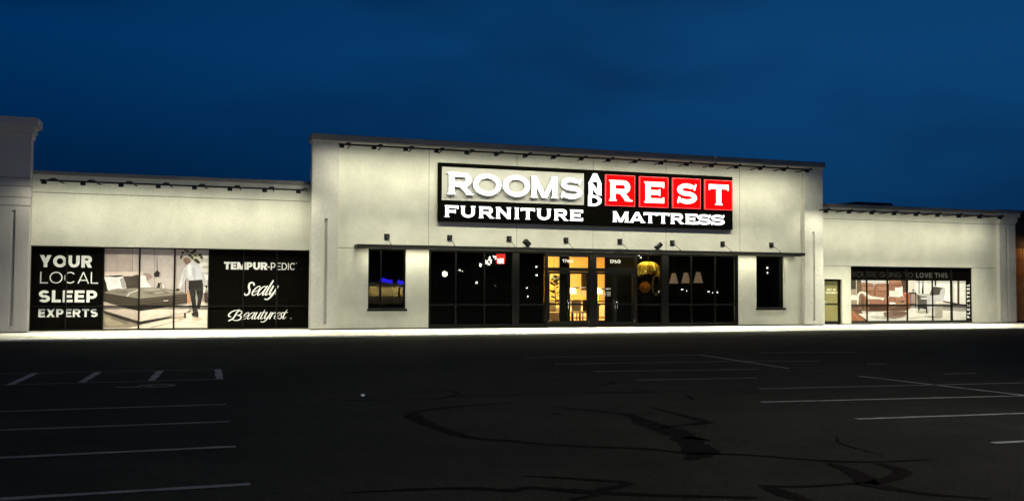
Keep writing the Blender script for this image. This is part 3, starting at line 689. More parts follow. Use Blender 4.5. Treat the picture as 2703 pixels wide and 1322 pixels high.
# gold capiz chandelier, art and driftwood mirror in the pane right of the doors
YC = 1.25
cc = at3(1703, 690, YC); a_, b_ = AX(1682, 720, YC), AX(1726, 720, YC)
gc = thing('capiz_chandelier', 'large golden dome of hanging shell strips right of the doors', 'chandelier', (cc.x, YC, cc.z))
zt_ = AZ(1705, 689, YC); rad = (b_-a_)*.70; gx0 = cc.x+.14
prof = [(.04, 0), (.30, -.012), (.58, -.05), (.80, -.12), (.95, -.23), (1.0, -.36), (.97, -.50), (.90, -.60)]
for k in range(46):
    t = 2*math.pi*k/46; z_end = random.randint(5, 7); lw = random.uniform(.55, 1.15)
    pts = [(gx0+rad*r*math.cos(t), YC+rad*r*.7*math.sin(t), zt_-.03+z+random.uniform(-.006, .006)) for r, z in prof[:z_end+1]]
    MB().tube(pts, [.012*lw, .02*lw, .024*lw, .026*lw, .026*lw, .026*lw, .024*lw, .02*lw][:z_end+1], M[random.choice(('gold', 'goldlit', 'golddim', 'golddim'))], 6).build('shell_strip', gc, smooth=True)
MB().tube([(gx0-rad*.75, YC-.1, zt_-.42), (gx0, YC-.16, zt_-.5), (gx0+rad*.6, YC-.1, zt_-.44)], .03, M['orange'], 8).build('rim', gc, smooth=True)
MB().tube([(gx0, YC, zt_-.04), (gx0, YC, 3.3)], .012, M['blackm']).build('chain', gc)
MB().ball((cc.x, YC, zt_-.45), .06, M['warmbulb'], 10).build('bulb', gc)
area('chandelier_light', (cc.x, YC-.35, zt_+.15), .4, .3, (.1, .55, -1), 26, (1, .72, .25), gc)
mc = at3(1732.5, 752, YC+.1); mr_ = thing('driftwood_mirror', 'oval mirror in a driftwood frame beside the golden chandelier', 'mirror', (mc.x, YC+.1, mc.z))
hx, hz = AX(1746, 752, YC)-mc.x, AZ(1732, 727, YC)-mc.z
dmb = MB()
for k in range(64):
    t = 2*math.pi*k/64+random.uniform(-.03, .03); p = Vector((mc.x+hx*math.cos(t), YC+.1+random.uniform(-.03, .03), mc.z+hz*math.sin(t))); tg = Vector((-hx*math.sin(t), random.uniform(-.05, .05), hz*math.cos(t))).normalized()*random.uniform(.06, .13)
    dmb.tube([p-tg, p+tg], random.uniform(.012, .026), M['drift'], 6)
dmb.build('frame', mr_)
MB().face([(mc.x+hx*.86*math.cos(t), YC+.1, mc.z+hz*.86*math.sin(t)) for t in [2*math.pi*k/32 for k in range(32)]], M['mirror']).build('mirror_glass', mr_)
ar = thing('amber_glass_vase', 'amber patterned glass vase under the golden chandelier', 'vase', (AX(1702, 760, YC+.3), YC+.3, AZ(1702, 775, YC+.3)))
MB().lathe((AX(1702, 760, YC+.3), YC+.3, AZ(1702, 772, YC+.3)), [(.10, 0), (.22, .10), (.26, .24), (.20, .36), (.10, .42), (.13, .46)], M['orange'], 18).build('body', ar, smooth=True)
st = thing('display_pedestal', 'dark pedestal carrying the amber vase', 'pedestal', (AX(1702, 760, YC+.3), YC+.3, .012))
MB().box(AX(1702, 760, YC+.3)-.3, AX(1702, 760, YC+.3)+.3, YC+.05, YC+.6, .012, AZ(1702, 772, YC+.3)-.02, M['dark']).build('plinth', st); MB().box(AX(1702, 760, YC+.3)-.33, AX(1702, 760, YC+.3)+.33, YC+.02, YC+.63, AZ(1702, 772, YC+.3)-.02, AZ(1702, 772, YC+.3), M['wood']).build('top', st)
# three cone lamp shades
for k, (px, pt, pb) in enumerate(((1778.5, 721, 748), (1810.5, 719.5, 747), (1843, 718, 746.5))):
    YH = 1.1; c = at3(px, pb, YH); h = AZ(px, pt, YH)-c.z; r1 = (AX(px+11, pb, YH)-AX(px-11, pb, YH))/2
    lm = thing('pendant_lamp', ('dim cone lamp shade nearest the golden chandelier', 'middle of the three dim cone lamp shades', 'dim cone lamp shade on the right of the row of three')[k], 'lamp', (c.x, YH, c.z), 'cone lamp shades in the display window')
    MB().tube([(c.x, YH, c.z), (c.x, YH, c.z+h)], [r1, r1*.42], M['shade'], 20, caps=False).build('lamp_shade', lm, smooth=True)
    MB().tube([(c.x, YH, c.z+h), (c.x, YH, 3.3)], .006, M['blackm']).build('cord', lm); MB().ball((c.x, YH, c.z+h*.4), .03, M['warmbulb'], 8).build('bulb', lm)
# bulbs hanging behind the right-hand small window
c = at3(2033, 715, 1.2); bl = thing('bulb_chandelier', 'small black chandelier of white bulbs behind the narrow right window', 'chandelier', (c.x, 1.2, c.z))
bm = MB(); bm.tube([(c.x, 1.2, c.z-.2), (c.x, 1.2, 2.78)], .01, M['blackm'])
bpos = [at3(a, b, 1.2) for a, b in ((2026, 707), (2033.5, 709.5), (2039, 707.5), (2027, 720), (2034, 721), (2033, 726))]
for p in bpos: bm.tube([(c.x, 1.2, p.z+.02), (p.x, 1.2, p.z+.03)], .007, M['blackm'])
bm.build('arms', bl)
for p in bpos: MB().ball(p, .035, M['bulb'], 8, (1.3, 1, .8)).build('bulb', bl)

# ================================================================== LIGHT BARS
def light_bar(pa, pb, n, y, lab, power, dpow, ywall):
    A = at3(pa[0], pa[1], y); B = at3(pb[0], pb[1], y); z = (A.z+B.z)/2
    t = thing('wall_washer_rail', lab, 'light rail', ((A.x+B.x)/2, y, z), 'black light rails under the roof edges')
    MB().tube([(A.x, y, z), (B.x, y, z)], .028, M['blackm'], 10).build('rail', t)
    for k in range(n):
        X = A.x+.12+(B.x-A.x-.35)*k/(n-1)
        h = MB(); h.box(X-.075, X+.075, y-.06, y+.07, z-.115, z-.025, M['blackm']); h.tube([(X, y, z-.03), (X, y, z+.03)], .04, M['blackm'], 10)
        ho = h.build('lamp_head', t, bevel=.01)
        MB().tube([(X+.12, y, z), (X+.2, y+.05, z+.055), (X+.3, y+.12, z+.06), (X+.4, ywall, z+.06)], [.03, .034, .03, .02], M['blackm'], 8).build('bracket', t)
        area('washer_light', (X, y+.01, z-.125), .16, .10, (0, AIM[0], AIM[1]), power, WASH, ho, AIM[2])
    area('added_down_fill', ((A.x+B.x)/2, y-.02, z-.13), abs(B.x-A.x)*.96, .10, (0, .03, -1), dpow, WASH, t, 70)  # added fill for sidewalk and lower wall, not a fitting of the rail
    return t
P_SOFFIT = 225
AIM = (.42, -1.0, 166)
light_bar((893, 380), (2143, 449), 18, -1.5, 'long black light rail under the roof edge above the big sign', P_MAIN, D_MAIN, YP)
light_bar((105, 474), (806, 503.5), 8, YL-1.35, 'black light rail above the bedroom picture window', P_LEFT, D_LEFT, YL)
light_bar((2173, 555), (2650, 571), 9, YR-1.35, 'black light rail above the living room picture window', P_RIGHT, D_RIGHT, YR)

# ================================================================== SIGN
YSN = -.12
def q4(u, v): return at(1100+u/5.478, 390+v/5.478, YSN)
def q5(u, v): return at(1540+u/5.478, 420+v/5.478, YSN)
bx0, bx1 = q4(311, 600)[0], q5(2158, 600)[0]; bz1 = (q4(313, 207)[1]+q5(2160, 262)[1])/2; bz0 = (q4(308, 1060)[1]+q5(2157, 1018)[1])/2
sign = thing('store_sign', 'large black store sign reading ROOMS AND REST FURNITURE MATTRESS', 'sign', ((bx0+bx1)/2, YSN, bz0))
MB().box(bx0, bx1, YSN, -.002, bz0, bz1, M['signblack']).build('backboard', sign, bevel=.006)
wp0, wp1 = q4(364, 500), q4(2417, 600); wz1 = (q4(365, 272)[1]+q4(2418, 376)[1])/2; wz0 = (q4(362, 753)[1]+q4(2418, 833)[1])/2
MB().box(wp0[0], wp1[0], YSN-.012, YSN-.0002, wz0, wz1, M['signwhite']).build('white_panel', sign, bevel=.003)
def put(ch, a, b, z0, z1, tv, th, serif, parent, y, d, mf='letter', ms='letter'):
    h = z1-z0; Wd = (b-a)/h
    P = [[(a+x*h, z0+z*h) for x, z in p] for p in glyph(ch, Wd, tv, th, serif)]
    mb = MB(); solid(mb, P, y-d, d-.0005, M[mf], M[ms]); return mb.build('letter', parent)
rz1 = sum(q4(u, v)[1] for u, v in ((615, 362), (1005, 385), (1420, 405), (1828, 428), (2215, 444)))/5; rz0 = sum(q4(u, v)[1] for u, v in ((615, 686), (1005, 696), (1420, 712), (1828, 735), (2215, 746)))/5
for ch, a, b in (('R', 432, 803), ('O', 800, 1207), ('O', 1228, 1620), ('M', 1628, 2027), ('S', 2060, 2372)):
    A_, B_ = q4(a, 550)[0], q4(b, 580)[0]
    put(ch, A_, B_, rz0, rz1, .25 if ch != 'M' else .235, .20 if ch != 'S' else .215, .06, sign, YSN-.012, .13, 'letter', 'letterside')
fz1 = sum(q4(u, v)[1] for u, v in ((500, 834), (1000, 850), (1440, 868), (1835, 885), (2300, 898)))/5; fz0 = sum(q4(u, v)[1] for u, v in ((430, 996), (1000, 1020), (1440, 1033), (1835, 1048), (2300, 1066)))/5
for ch, a, b in (('F', 402, 598), ('U', 632, 845), ('R', 897, 1110), ('N', 1142, 1360), ('I', 1410, 1475), ('T', 1502, 1702), ('U', 1732, 1938), ('R', 1983, 2180), ('E', 2213, 2397)):
    put(ch, q4(a, 940)[0], q4(b, 940)[0], fz0, fz1, .265, .22, .075, sign, YSN, .06)
mz1 = sum(q5(u, v)[1] for u, v in ((530, 757), (770, 768), (1150, 778), (1550, 795), (1930, 806)))/5; mz0 = sum(q5(u, v)[1] for u, v in ((530, 912), (770, 918), (1150, 932), (1550, 945), (1930, 960)))/5
for ch, a, b in (('M', 420, 648), ('A', 665, 878), ('T', 870, 1050), ('T', 1058, 1237), ('R', 1257, 1443), ('E', 1470, 1640), ('S', 1645, 1838), ('S', 1842, 2033)):
    put(ch, q5(a, 850)[0], q5(b, 850)[0], mz0, mz1, .265, .22, .075, sign, YSN, .06)
for ch, a, b, v1, v0 in (('A', 70, 254, 210, 352), ('N', 76, 250, 352, 524), ('D', 66, 255, 526, 682)):
    put(ch, q5(a, 450)[0], q5(b, 450)[0], q5(160, v0)[1], q5(160, v1)[1], .31 if ch != 'A' else .36, .22, 0, sign, YSN, .06)
for k, (a, b, va_, vb_, ch, la, lb, lt, lo) in enumerate(((310, 733, 236, 681, 'R', 358, 687, 312, 610), (800, 1213, 262, 700, 'E', 865, 1152, 334, 637), (1278, 1680, 284, 716, 'S', 1337, 1625, 358, 650), (1742, 2135, 308, 736, 'T', 1797, 2083, 372, 668))):
    X0, X1, Z1, Z0 = q5(a, 450)[0], q5(b, 450)[0], q5((a+b)/2, va_)[1], q5((a+b)/2, vb_)[1]
    tl = MB(); e = .017; yy = YSN-.08
    tl.box(X0+e, X1-e, yy, YSN-.0005, Z0+e, Z1-e, M['red'])
    for q in ((X0, X1, Z0, Z0+e), (X0, X1, Z1-e, Z1), (X0, X0+e, Z0+e, Z1-e), (X1-e, X1, Z0+e, Z1-e)): tl.box(q[0], q[1], yy-.004, YSN-.0005, q[2], q[3], M['rededge'])
    to = tl.build('red_tile', sign)
    put(ch, q5(la, 470)[0], q5(lb, 480)[0], q5((la+lb)/2, lo)[1], q5((la+lb)/2, lt)[1], .27, .22, .065, to, yy, .012)

# ================================================================== CANOPY
YCN = -.75
cx0, cx1 = AX(944, 650, YCN), AX(2126, 672, YCN); cz1 = (AZ(944, 645.5, YCN)+AZ(2126, 666, YCN))/2; cz0 = (AZ(944, 655, YCN)+AZ(2126, 673.5, YCN))/2
can = thing('entrance_canopy', 'thin flat black canopy hung over the storefront on tie rods', 'canopy', ((cx0+cx1)/2, YCN/2, cz0))
cb = MB(); cb.box(cx0, cx1, YCN, YCN+.05, cz0, cz1, M['blackm']); cb.box(cx0, cx0+.05, YCN+.05, -.01, cz0, cz1, M['blackm']); cb.box(cx1-.05, cx1, YCN+.05, -.01, cz0, cz1, M['blackm']); cb.box(cx0+.05, cx1-.05, YCN+.05, -.01, cz0+.05, cz0+.075, M['blackm'])
cb.build('deck', can, bevel=.004)
MB().box(cx0+.3, cx1-.3, -.52, -.44, cz0+.02, cz0+.0495, M['blackm']).build('soffit_light', can)
area('soffit_strip', ((cx0+cx1)/2, -.48, cz0+.012), cx1-cx0-.8, .06, (0, .12, -1), P_SOFFIT, WASH, can, 168)
for k, (px, py) in enumerate(((1021.3, 624.5), (1187, 627.5), (1344, 630), (1494, 634), (1636, 637), (1774.5, 640.8), (1907.5, 643.7), (2036.3, 646.5))):
    p = at3(px, py, -.01)
    tr = MB().tube([(p.x+.01, -.03, p.z+.01), (p.x+.03, YCN+.12, cz1+.01)], .011, M['pole'], 8); tr.tube([(p.x+.03, YCN+.17, cz1+.03), (p.x+.03, YCN+.1, cz1-.01)], .02, M['blackm'], 8)
    to = tr.build('tie_rod', can)
    pw = MB(); pw.box(p.x-.095, p.x+.095, -.025, -.001, p.z-.1, p.z+.1, M['blackm']); pw.box(p.x-.02, p.x+.035, -.07, -.025, p.z-.01, p.z+.035, M['pole']); pw.build('wall_plate', to)
for k, (px, py) in enumerate(((1390, 649.5), (1737.5, 654.5))):
    p = at3(px, py, -.5); fl = thing('floodlight', ('black floodlight on the canopy left of the doors', 'black floodlight with a pale lens edge on the canopy right of the doors')[k], 'floodlight', (p.x, -.5, cz1), 'floodlights on the canopy')
    s_ = 1 if k == 0 else -1; q = Matrix.Rotation(R(42*s_), 3, 'Y')
    hb = MB().box(-.14, .14, -.14, .10, -.085, .085, M['blackm']); hb.v = [tuple(q @ Vector(v)+Vector((p.x, -.5, cz1+.17))) for v in hb.v]; hb.build('housing', fl, bevel=.03)
    ln = MB().box(-.12, .12, -.12, .08, .086, .094, M['chrome'] if k else M['blackm']); ln.v = [tuple(q @ Vector(v)+Vector((p.x, -.5, cz1+.17))) for v in ln.v]; ln.build('lens', fl)
    MB().box(p.x-.12, p.x+.12, -.56, -.44, cz1-.045, cz1+.03, M['pole']).build('bracket', fl)

# ================================================================== LEFT WING
YGL = YL+.19
lx0, lx1 = AX(72, 700, YL)-.3, x0-.0
lzT, lzJ, lzH = (AZ(82, 450, YL)+AZ(822, 479, YL))/2, (AZ(82.5, 508, YL)+AZ(822, 531, YL))/2, (AZ(76.5, 648, YL)+AZ(820, 660, YL))/2
lzC = (AZ(82, 461, YL)+AZ(822, 488, YL))/2
lzS = (AZ(74.5, 873.5, YL)+AZ(818, 867, YL))/2
wing = thing('store_wing', 'low cream wing of the store with the bedroom picture across its windows', 'building', ((lx0+lx1)/2, YL, 0))
w = MB(); w.box(lx0, lx1, YL, YL+.3, lzH, lzJ-.012, M['stucco']); w.box(lx0, lx1, YL, YL+.3, lzJ+.012, lzC, M['stucco']); w.box(lx0, lx1, YL+.02, YL+.3, lzJ-.012, lzJ+.012, M['joint']); w.build('wall', wing)
MB().box(lx0, lx1, YL-.05, YL+.5, lzC, lzT, M['coping']).build('coping', wing, bevel=.01)
mm_ = MB(); mm_.box(lx0, lx1, YL+.5, 12, lzC-.4, lzC-.1, M['dark']); mm_.box(lx0, lx1, 12, 12.3, 0, lzC, M['dark']); mm_.box(lx0-.2, lx0-.001, YL+.3, 12.3, 0, lzC, M['dark']); mm_.build('roof_and_rear_walls', wing)
MB().box(lx0, lx1, YL-.06, YL+.3, 0, lzS-.004, M['sill']).build('window_ledge', wing, bevel=.006)
def wing_window(parent, pxs, py, yf, yg, z0, z1, zmid_, wide=()):
    xs = [AX(p, py, yf) for p in pxs]; fr = MB(); hw = .024
    for k, X in enumerate(xs):
        h = .05 if k in wide else hw
        a, b = (X, X+2*hw) if k == 0 else ((X-2*hw, X) if k == len(xs)-1 else (X-h, X+h))
        fr.box(a, b, yg-.065, yg+.05, z0, z1, M['black'])
    for k in range(len(xs)-1):
        a = xs[k]+(2*hw if k == 0 else (.05 if k in wide else hw)); b = xs[k+1]-(2*hw if k == len(xs)-2 else (.05 if k+1 in wide else hw))
        for zz in (zmid_,): fr.box(a, b, yg-.055, yg+.04, zz-.022, zz+.022, M['black'])
        fr.box(a, b, yg-.06, yg+.05, z0, z0+.05, M['black']); fr.box(a, b, yg-.06, yg+.05, z1-.04, z1, M['black'])
    o = fr.build('window_frame', parent, bevel=.003)
    for k in range(len(xs)-1):
        a = xs[k]+(2*hw if k == 0 else (.05 if k in wide else hw)); b = xs[k+1]-(2*hw if k == len(xs)-2 else (.05 if k+1 in wide else hw))
        MB().box(a, b, yg, yg+.008, zmid_+.022, z1-.04, M['glassclear']).build('pane', o); MB().box(a, b, yg, yg+.008, z0+.05, zmid_-.022, M['glassclear']).build('pane', o)
    return xs
lzM = (AZ(76, 809.3, YL)+AZ(815, 807.4, YL))/2
lpx = [75, 173, 271.5, 367, 460, 551.5, 643, 731.5, 821]
lxs = wing_window(wing, lpx, 750, YL, YGL, lzS, lzH-.002, lzM)
YVN = YGL-.012     # vinyl graphics are stuck to the face of the glass
def graphic(name, lab, cat, xa_, xb_, z0, z1, m='vinylblack', y=YVN):
    t = thing(name, lab, cat, ((xa_+xb_)/2, y, z0)); MB().box(xa_, xb_, y+.002, y+.008, z0, z1, M[m]).build('backing', t); return t
g1 = graphic('window_graphic', 'black window graphic reading YOUR LOCAL SLEEP EXPERTS in white', 'window graphic', lxs[0]+.05, lxs[2], lzS+.05, lzH-.04)
def zA(u, v): return at(80+u/5.248, 640+v/5.25, YVN)
for txt, ua, ub, vt, vb_, tv, th, m in (('YOUR', 130, 858, 178, 344, .27, .24, 'vinylwhite'), ('LOCAL', 136, 942, 406, 566, .095, .085, 'vinylwhite'), ('SLEEP', 116, 930, 662, 828, .25, .225, 'vinylwhite'), ('EXPERTS', 112, 934, 917, 1032, .25, .225, 'vinylwhite')):
    mb = MB(); solid(mb, word(txt, zA(ua, (vt+vb_)/2)[0], zA(ub, (vt+vb_)/2)[0], zA(500, vb_)[1], zA(500, vt)[1], tv, th, .13), YVN, .001, M[m], M[m]); mb.build('lettering', g1)
g3 = graphic('window_graphic', 'black window graphic with three white mattress maker names', 'window graphic', lxs[5]+.03, lxs[8]-.05, lzS+.05, lzH-.04)
def zB(u, v): return at(560+u/5.479, 660+v/5.479, YVN)
mb = MB(); solid(mb, word('TEMPUR', zB(172, 230)[0], zB(800, 230)[0], zB(500, 281)[1], zB(500, 174)[1], .31, .24, .05), YVN, .001, M['vinylwhite'], M['vinylwhite']); mb.build('lettering', g3); mb = MB()
solid(mb, word('-PEDIC', zB(798, 230)[0], zB(1205, 230)[0], zB(900, 285)[1], zB(900, 182)[1], .14, .125, .15), YVN-.0004, .001, M['vinylwhite'], M['vinylwhite'])
c = zB(1218, 190); solid(mb, [[(c[0]+.016*math.cos(t), c[1]+.016*math.sin(t)) for t in [k*.7854 for k in range(8)]]], YVN-.0008, .001, M['vinylwhite'], M['vinylwhite']); mb.build('trademark_dot', g3)
k_ = zB(101, 0)[0]-zB(1, 0)[0]; k_ /= 100
def tr(pts): return [(zB(u, v)[0], zB(u, v)[1], w_*k_) for u, v, w_ in pts]
P = brush(tr([(606, 500, 30), (600, 478, 24), (572, 468, 20), (541, 485, 24), (530, 530, 28), (541, 575, 30), (533, 622, 24), (505, 646, 20), (474, 645, 20), (472, 622, 12)]))
bz = zB(560, 652); xh = zB(600, 520)[1]-zB(600, 652)[1]
P += script_word('ealy', bz[0], bz[1], xh, .46, .86, .83)
mb = MB(); solid(mb, P, YVN, .001, M['vinylwhite'], M['vinylwhite']); mb.build('lettering', g3); mb = MB()
c = zB(918, 633); solid(mb, [[(c[0]+.018*math.cos(t), c[1]+.018*math.sin(t)) for t in [k*.7854 for k in range(8)]]], YVN-.0004, .001, M['vinylwhite'], M['vinylwhite']); mb.build('lettering', g3)
P = brush(tr([(392, 855, 14), (352, 912, 21), (302, 985, 20), (236, 1022, 12)])) + brush(tr([(386, 862, 12), (300, 882, 14), (248, 920, 18), (240, 952, 16), (272, 962, 12)])) + brush(tr([(372, 880, 14), (415, 878, 14), (430, 905, 18), (400, 934, 12), (362, 942, 12)])) + brush(tr([(378, 940, 14), (418, 958, 18), (404, 998, 18), (352, 1016, 13), (300, 1006, 10)]))
bz = zB(428, 997); xh = zB(600, 902)[1]-zB(600, 997)[1]
P += script_word('eautyrest', bz[0], bz[1], xh, .42, .86, 1.0)
mb = MB(); solid(mb, P, YVN, .001, M['vinylwhite'], M['vinylwhite']); mb.build('lettering', g3); mb = MB(); c = zB(1138, 985); solid(mb, [[(c[0]+.018*math.cos(t), c[1]+.018*math.sin(t)) for t in [k*.7854 for k in range(8)]]], YVN-.0004, .001, M['vinylwhite'], M['vinylwhite']); mb.build('lettering', g3)

def picture(parent, fn, layers, y, name='printed_picture', clip=None):
    mb = MB()
    for k, (col, pts, *op) in enumerate(layers):
        q = smooth_closed(pts) if op and op[0] else pts
        P_ = [fn(u, v) for u, v in q]
        if clip: P_ = [(min(max(a, clip[0]), clip[1]), min(max(b, clip[2]), clip[3])) for a, b in P_]
        try: solid(mb, [P_], y-.0003*k, 0, pmat(col), pmat(col))
        except Exception: mb.face([(a, y-.0003*k, b) for a, b in P_], pmat(col))
    return mb.build(name, parent)
def rc(a, b, c, d): return [(a, b), (c, b), (c, d), (a, d)]
# ---- bedroom print
def zC(u, v): return at(270+u/4.845, 640+v/4.846, YVN)
g2 = graphic('window_graphic', 'window graphic showing a bed and a man in a white shirt', 'window graphic', lxs[2], lxs[5]+.03, lzS+.05, lzH-.04)
LB = [((184, 172, 172), rc(0, 60, 1390, 1110)), ((170, 155, 152), rc(45, 70, 215, 400)), ((176, 160, 158), rc(215, 70, 385, 400)), ((190, 177, 178), rc(690, 70, 925, 620)), ((110, 98, 96), rc(383, 70, 389, 380)), ((110, 98, 96), rc(42, 70, 48, 380)), ((120, 108, 106), rc(664, 70, 670, 570)), ((150, 130, 128), [(525, 390), (610, 400), (640, 440), (600, 480), (540, 470)], 1),
      ((150, 140, 142), rc(935, 70, 948, 600)), ((96, 76, 74), rc(1058, 300, 1072, 640)),
      ((222, 218, 212), rc(1130, 160, 1390, 660)), ((190, 186, 180), rc(1260, 200, 1390, 250)), ((185, 180, 176), rc(1280, 300, 1390, 330)), ((185, 180, 176), rc(1290, 380, 1390, 410)), ((180, 172, 166), rc(1290, 480, 1390, 560)), ((150, 140, 132), rc(1285, 640, 1390, 760)),
      ((226, 213, 200), [(0, 850), (480, 1030), (1060, 900), (1090, 760), (1390, 750), (1390, 1110), (0, 1110)]),
      ((190, 174, 160), [(600, 1080), (1010, 985), (1030, 992), (640, 1092)]), ((196, 182, 168), [(980, 1000), (1370, 1050), (1370, 1060), (960, 1008)]), ((180, 160, 144), [(850, 965), (1040, 930), (1090, 965), (1010, 985)], 1), ((196, 180, 164), [(1130, 980), (1230, 955), (1290, 980), (1200, 1010)], 1),
      ((128, 117, 102), [(0, 880), (440, 1040), (470, 1060), (350, 1085), (0, 1092)]), ((150, 138, 122), [(30, 960), (200, 990), (260, 1050), (60, 1060)], 1), ((108, 98, 86), [(120, 940), (330, 1020), (300, 1040), (110, 975)], 1),
      ((210, 193, 186), [(28, 375), (520, 368), (525, 430), (28, 434)]), ((188, 170, 164), [(28, 372), (520, 365), (520, 372), (28, 380)]),
      ((34, 29, 27), [(0, 430), (250, 416), (300, 440), (330, 600), (60, 640), (0, 640)]),
      ((218, 217, 222), [(28, 440), (180, 442), (262, 432), (298, 500), (315, 592), (200, 588), (76, 612), (50, 520)], 1), ((158, 154, 156), [(222, 470), (285, 450), (312, 560), (313, 590), (250, 575), (240, 520)], 1),
      ((60, 53, 48), [(270, 436), (380, 430), (462, 414), (472, 578), (380, 584), (315, 592), (300, 520)], 1),
      ((228, 226, 228), [(486, 430), (552, 425), (572, 505), (628, 570), (486, 572)], 1), ((40, 35, 32), rc(468, 410, 486, 575)),
      ((128, 121, 113), [(18, 640), (120, 600), (490, 575), (640, 570), (900, 600), (1070, 640), (1085, 655), (480, 718), (250, 680)], 0),
      ((150, 142, 134), [(500, 590), (640, 576), (760, 600), (620, 625)], 1), ((104, 97, 91), [(520, 640), (700, 620), (880, 640), (700, 672)], 1), ((146, 138, 131), [(640, 640), (760, 628), (800, 644), (700, 660)], 1), ((108, 101, 94), [(160, 620), (330, 612), (300, 650), (200, 650)], 1), ((205, 200, 196), [(310, 685), (340, 645), (440, 608), (470, 600), (450, 618), (350, 655), (325, 690)]), ((150, 141, 133), [(800, 612), (940, 618), (1020, 640), (900, 650)], 1), ((100, 93, 88), [(880, 655), (1010, 640), (1060, 650), (960, 668)], 1),
      ((50, 43, 37), [(15, 640), (250, 680), (480, 718), (1085, 655), (1088, 772), (480, 862), (220, 815), (15, 752)]), ((74, 64, 56), [(480, 735), (1083, 668), (1083, 680), (480, 750)]), ((70, 60, 52), [(480, 775), (1083, 702), (1083, 712), (480, 788)]), ((64, 55, 48), [(480, 812), (1084, 735), (1084, 744), (480, 824)]),
      ((22, 18, 17), [(768, 730), (855, 722), (855, 762), (772, 770)]), ((176, 172, 168), [(780, 739), (845, 733), (845, 748), (782, 753)]),
      ((182, 166, 158), [(12, 758), (480, 872), (480, 1008), (10, 862)]), ((212, 197, 188), [(480, 872), (1122, 785), (1125, 885), (480, 1008)]), ((30, 25, 23), [(220, 815), (480, 862), (800, 815), (800, 828), (480, 876), (200, 815)]),
      ((38, 31, 28), [(10, 864), (480, 1008), (900, 944), (860, 968), (480, 1048), (300, 1000), (20, 905)]), ((50, 40, 36), [(1120, 790), (1128, 786), (1128, 885), (1070, 895), (1125, 860)]), ((40, 33, 30), [(1045, 900), (1072, 896), (1070, 958), (1044, 962)]),
      ((40, 36, 34), rc(699, 165, 704, 335)), ((34, 30, 29), [(701, 325), (712, 362), (745, 395), (740, 432), (668, 435), (657, 400), (692, 362)], 0), ((160, 140, 128), [(728, 400), (745, 396), (742, 425), (730, 430)], 1),
      ((36, 33, 32), [(708, 518), (756, 513), (756, 582), (695, 576), (697, 555), (708, 555)]), ((215, 210, 205), rc(740, 525, 746, 580)), ((205, 200, 196), rc(762, 530, 772, 586)), ((225, 220, 214), rc(778, 545, 788, 590)),
      ((176, 132, 104), [(1084, 612), (1122, 628), (1132, 780), (1086, 770)])]
for px_, py_, a, l in ((1030, 130, 200, 55), (1010, 185, 240, 60), (1085, 110, 150, 60), (1150, 130, 20, 60), (1120, 165, 330, 50), (1180, 110, 40, 70), (1200, 225, -20, 75), (1225, 245, -35, 62), (1150, 190, -60, 60), (1250, 160, 10, 60), (1060, 95, 120, 50), (1190, 165, -10, 55), (1270, 190, -20, 50)):
    d = (math.cos(R(a)), -math.sin(R(a))); n = (-d[1], d[0]); LB.append((random.choice(((52, 48, 34), (70, 66, 40), (42, 38, 28), (96, 96, 44))), [(px_-d[0]*l*.5, py_-d[1]*l*.5), (px_+n[0]*l*.3, py_+n[1]*l*.3), (px_+d[0]*l*.5, py_+d[1]*l*.5), (px_-n[0]*l*.3, py_-n[1]*l*.3)], 1))
LB += [((126, 98, 86), [(1046, 205), (1076, 182), (1118, 186), (1138, 215), (1132, 250), (1085, 284), (1062, 272), (1052, 250), (1040, 236)], 1), ((168, 156, 150), [(1060, 190), (1085, 176), (1122, 184), (1142, 218), (1128, 240), (1112, 205), (1085, 195)], 1),
       ((206, 204, 214), [(1085, 282), (1138, 246), (1180, 256), (1242, 284), (1278, 345), (1318, 450), (1342, 545), (1312, 552), (1268, 440), (1280, 474), (1200, 482), (1112, 486), (1072, 440), (1068, 470), (1012, 560), (990, 602), (968, 585), (1000, 470), (1038, 345)], 0), ((180, 178, 190), [(1150, 330), (1180, 320), (1200, 470), (1165, 478)], 1), ((184, 182, 192), [(1042, 350), (1085, 360), (1070, 440), (1020, 520)], 1), ((176, 174, 186), [(1262, 380), (1282, 380), (1326, 520), (1312, 530)], 1), ((228, 226, 234), [(1090, 300), (1130, 275), (1140, 420), (1105, 430)], 1),
       ((62, 46, 40), [(938, 602), (965, 586), (990, 594), (986, 612), (950, 618)], 1), ((60, 44, 38), [(1316, 548), (1342, 546), (1340, 582), (1322, 580)], 1),
       ((30, 27, 25), [(1106, 486), (1280, 474), (1292, 590), (1284, 690), (1246, 845), (1208, 842), (1220, 720), (1196, 592), (1192, 690), (1204, 800), (1225, 900), (1160, 890), (1136, 740), (1104, 580)], 0), ((30, 26, 25), [(1142, 905), (1180, 890), (1225, 880), (1230, 915), (1226, 958), (1195, 945), (1145, 930)], 1), ((56, 40, 38), [(1304, 650), (1342, 640), (1357, 768), (1308, 768)], 0), ((50, 36, 34), [(1312, 648), (1330, 590), (1352, 640), (1344, 644), (1330, 606), (1320, 650)])]
picture(g2, zC, LB, YVN+.0015, clip=(lxs[2]+.0, lxs[5]+.02, lzS+.05, lzH-.04))

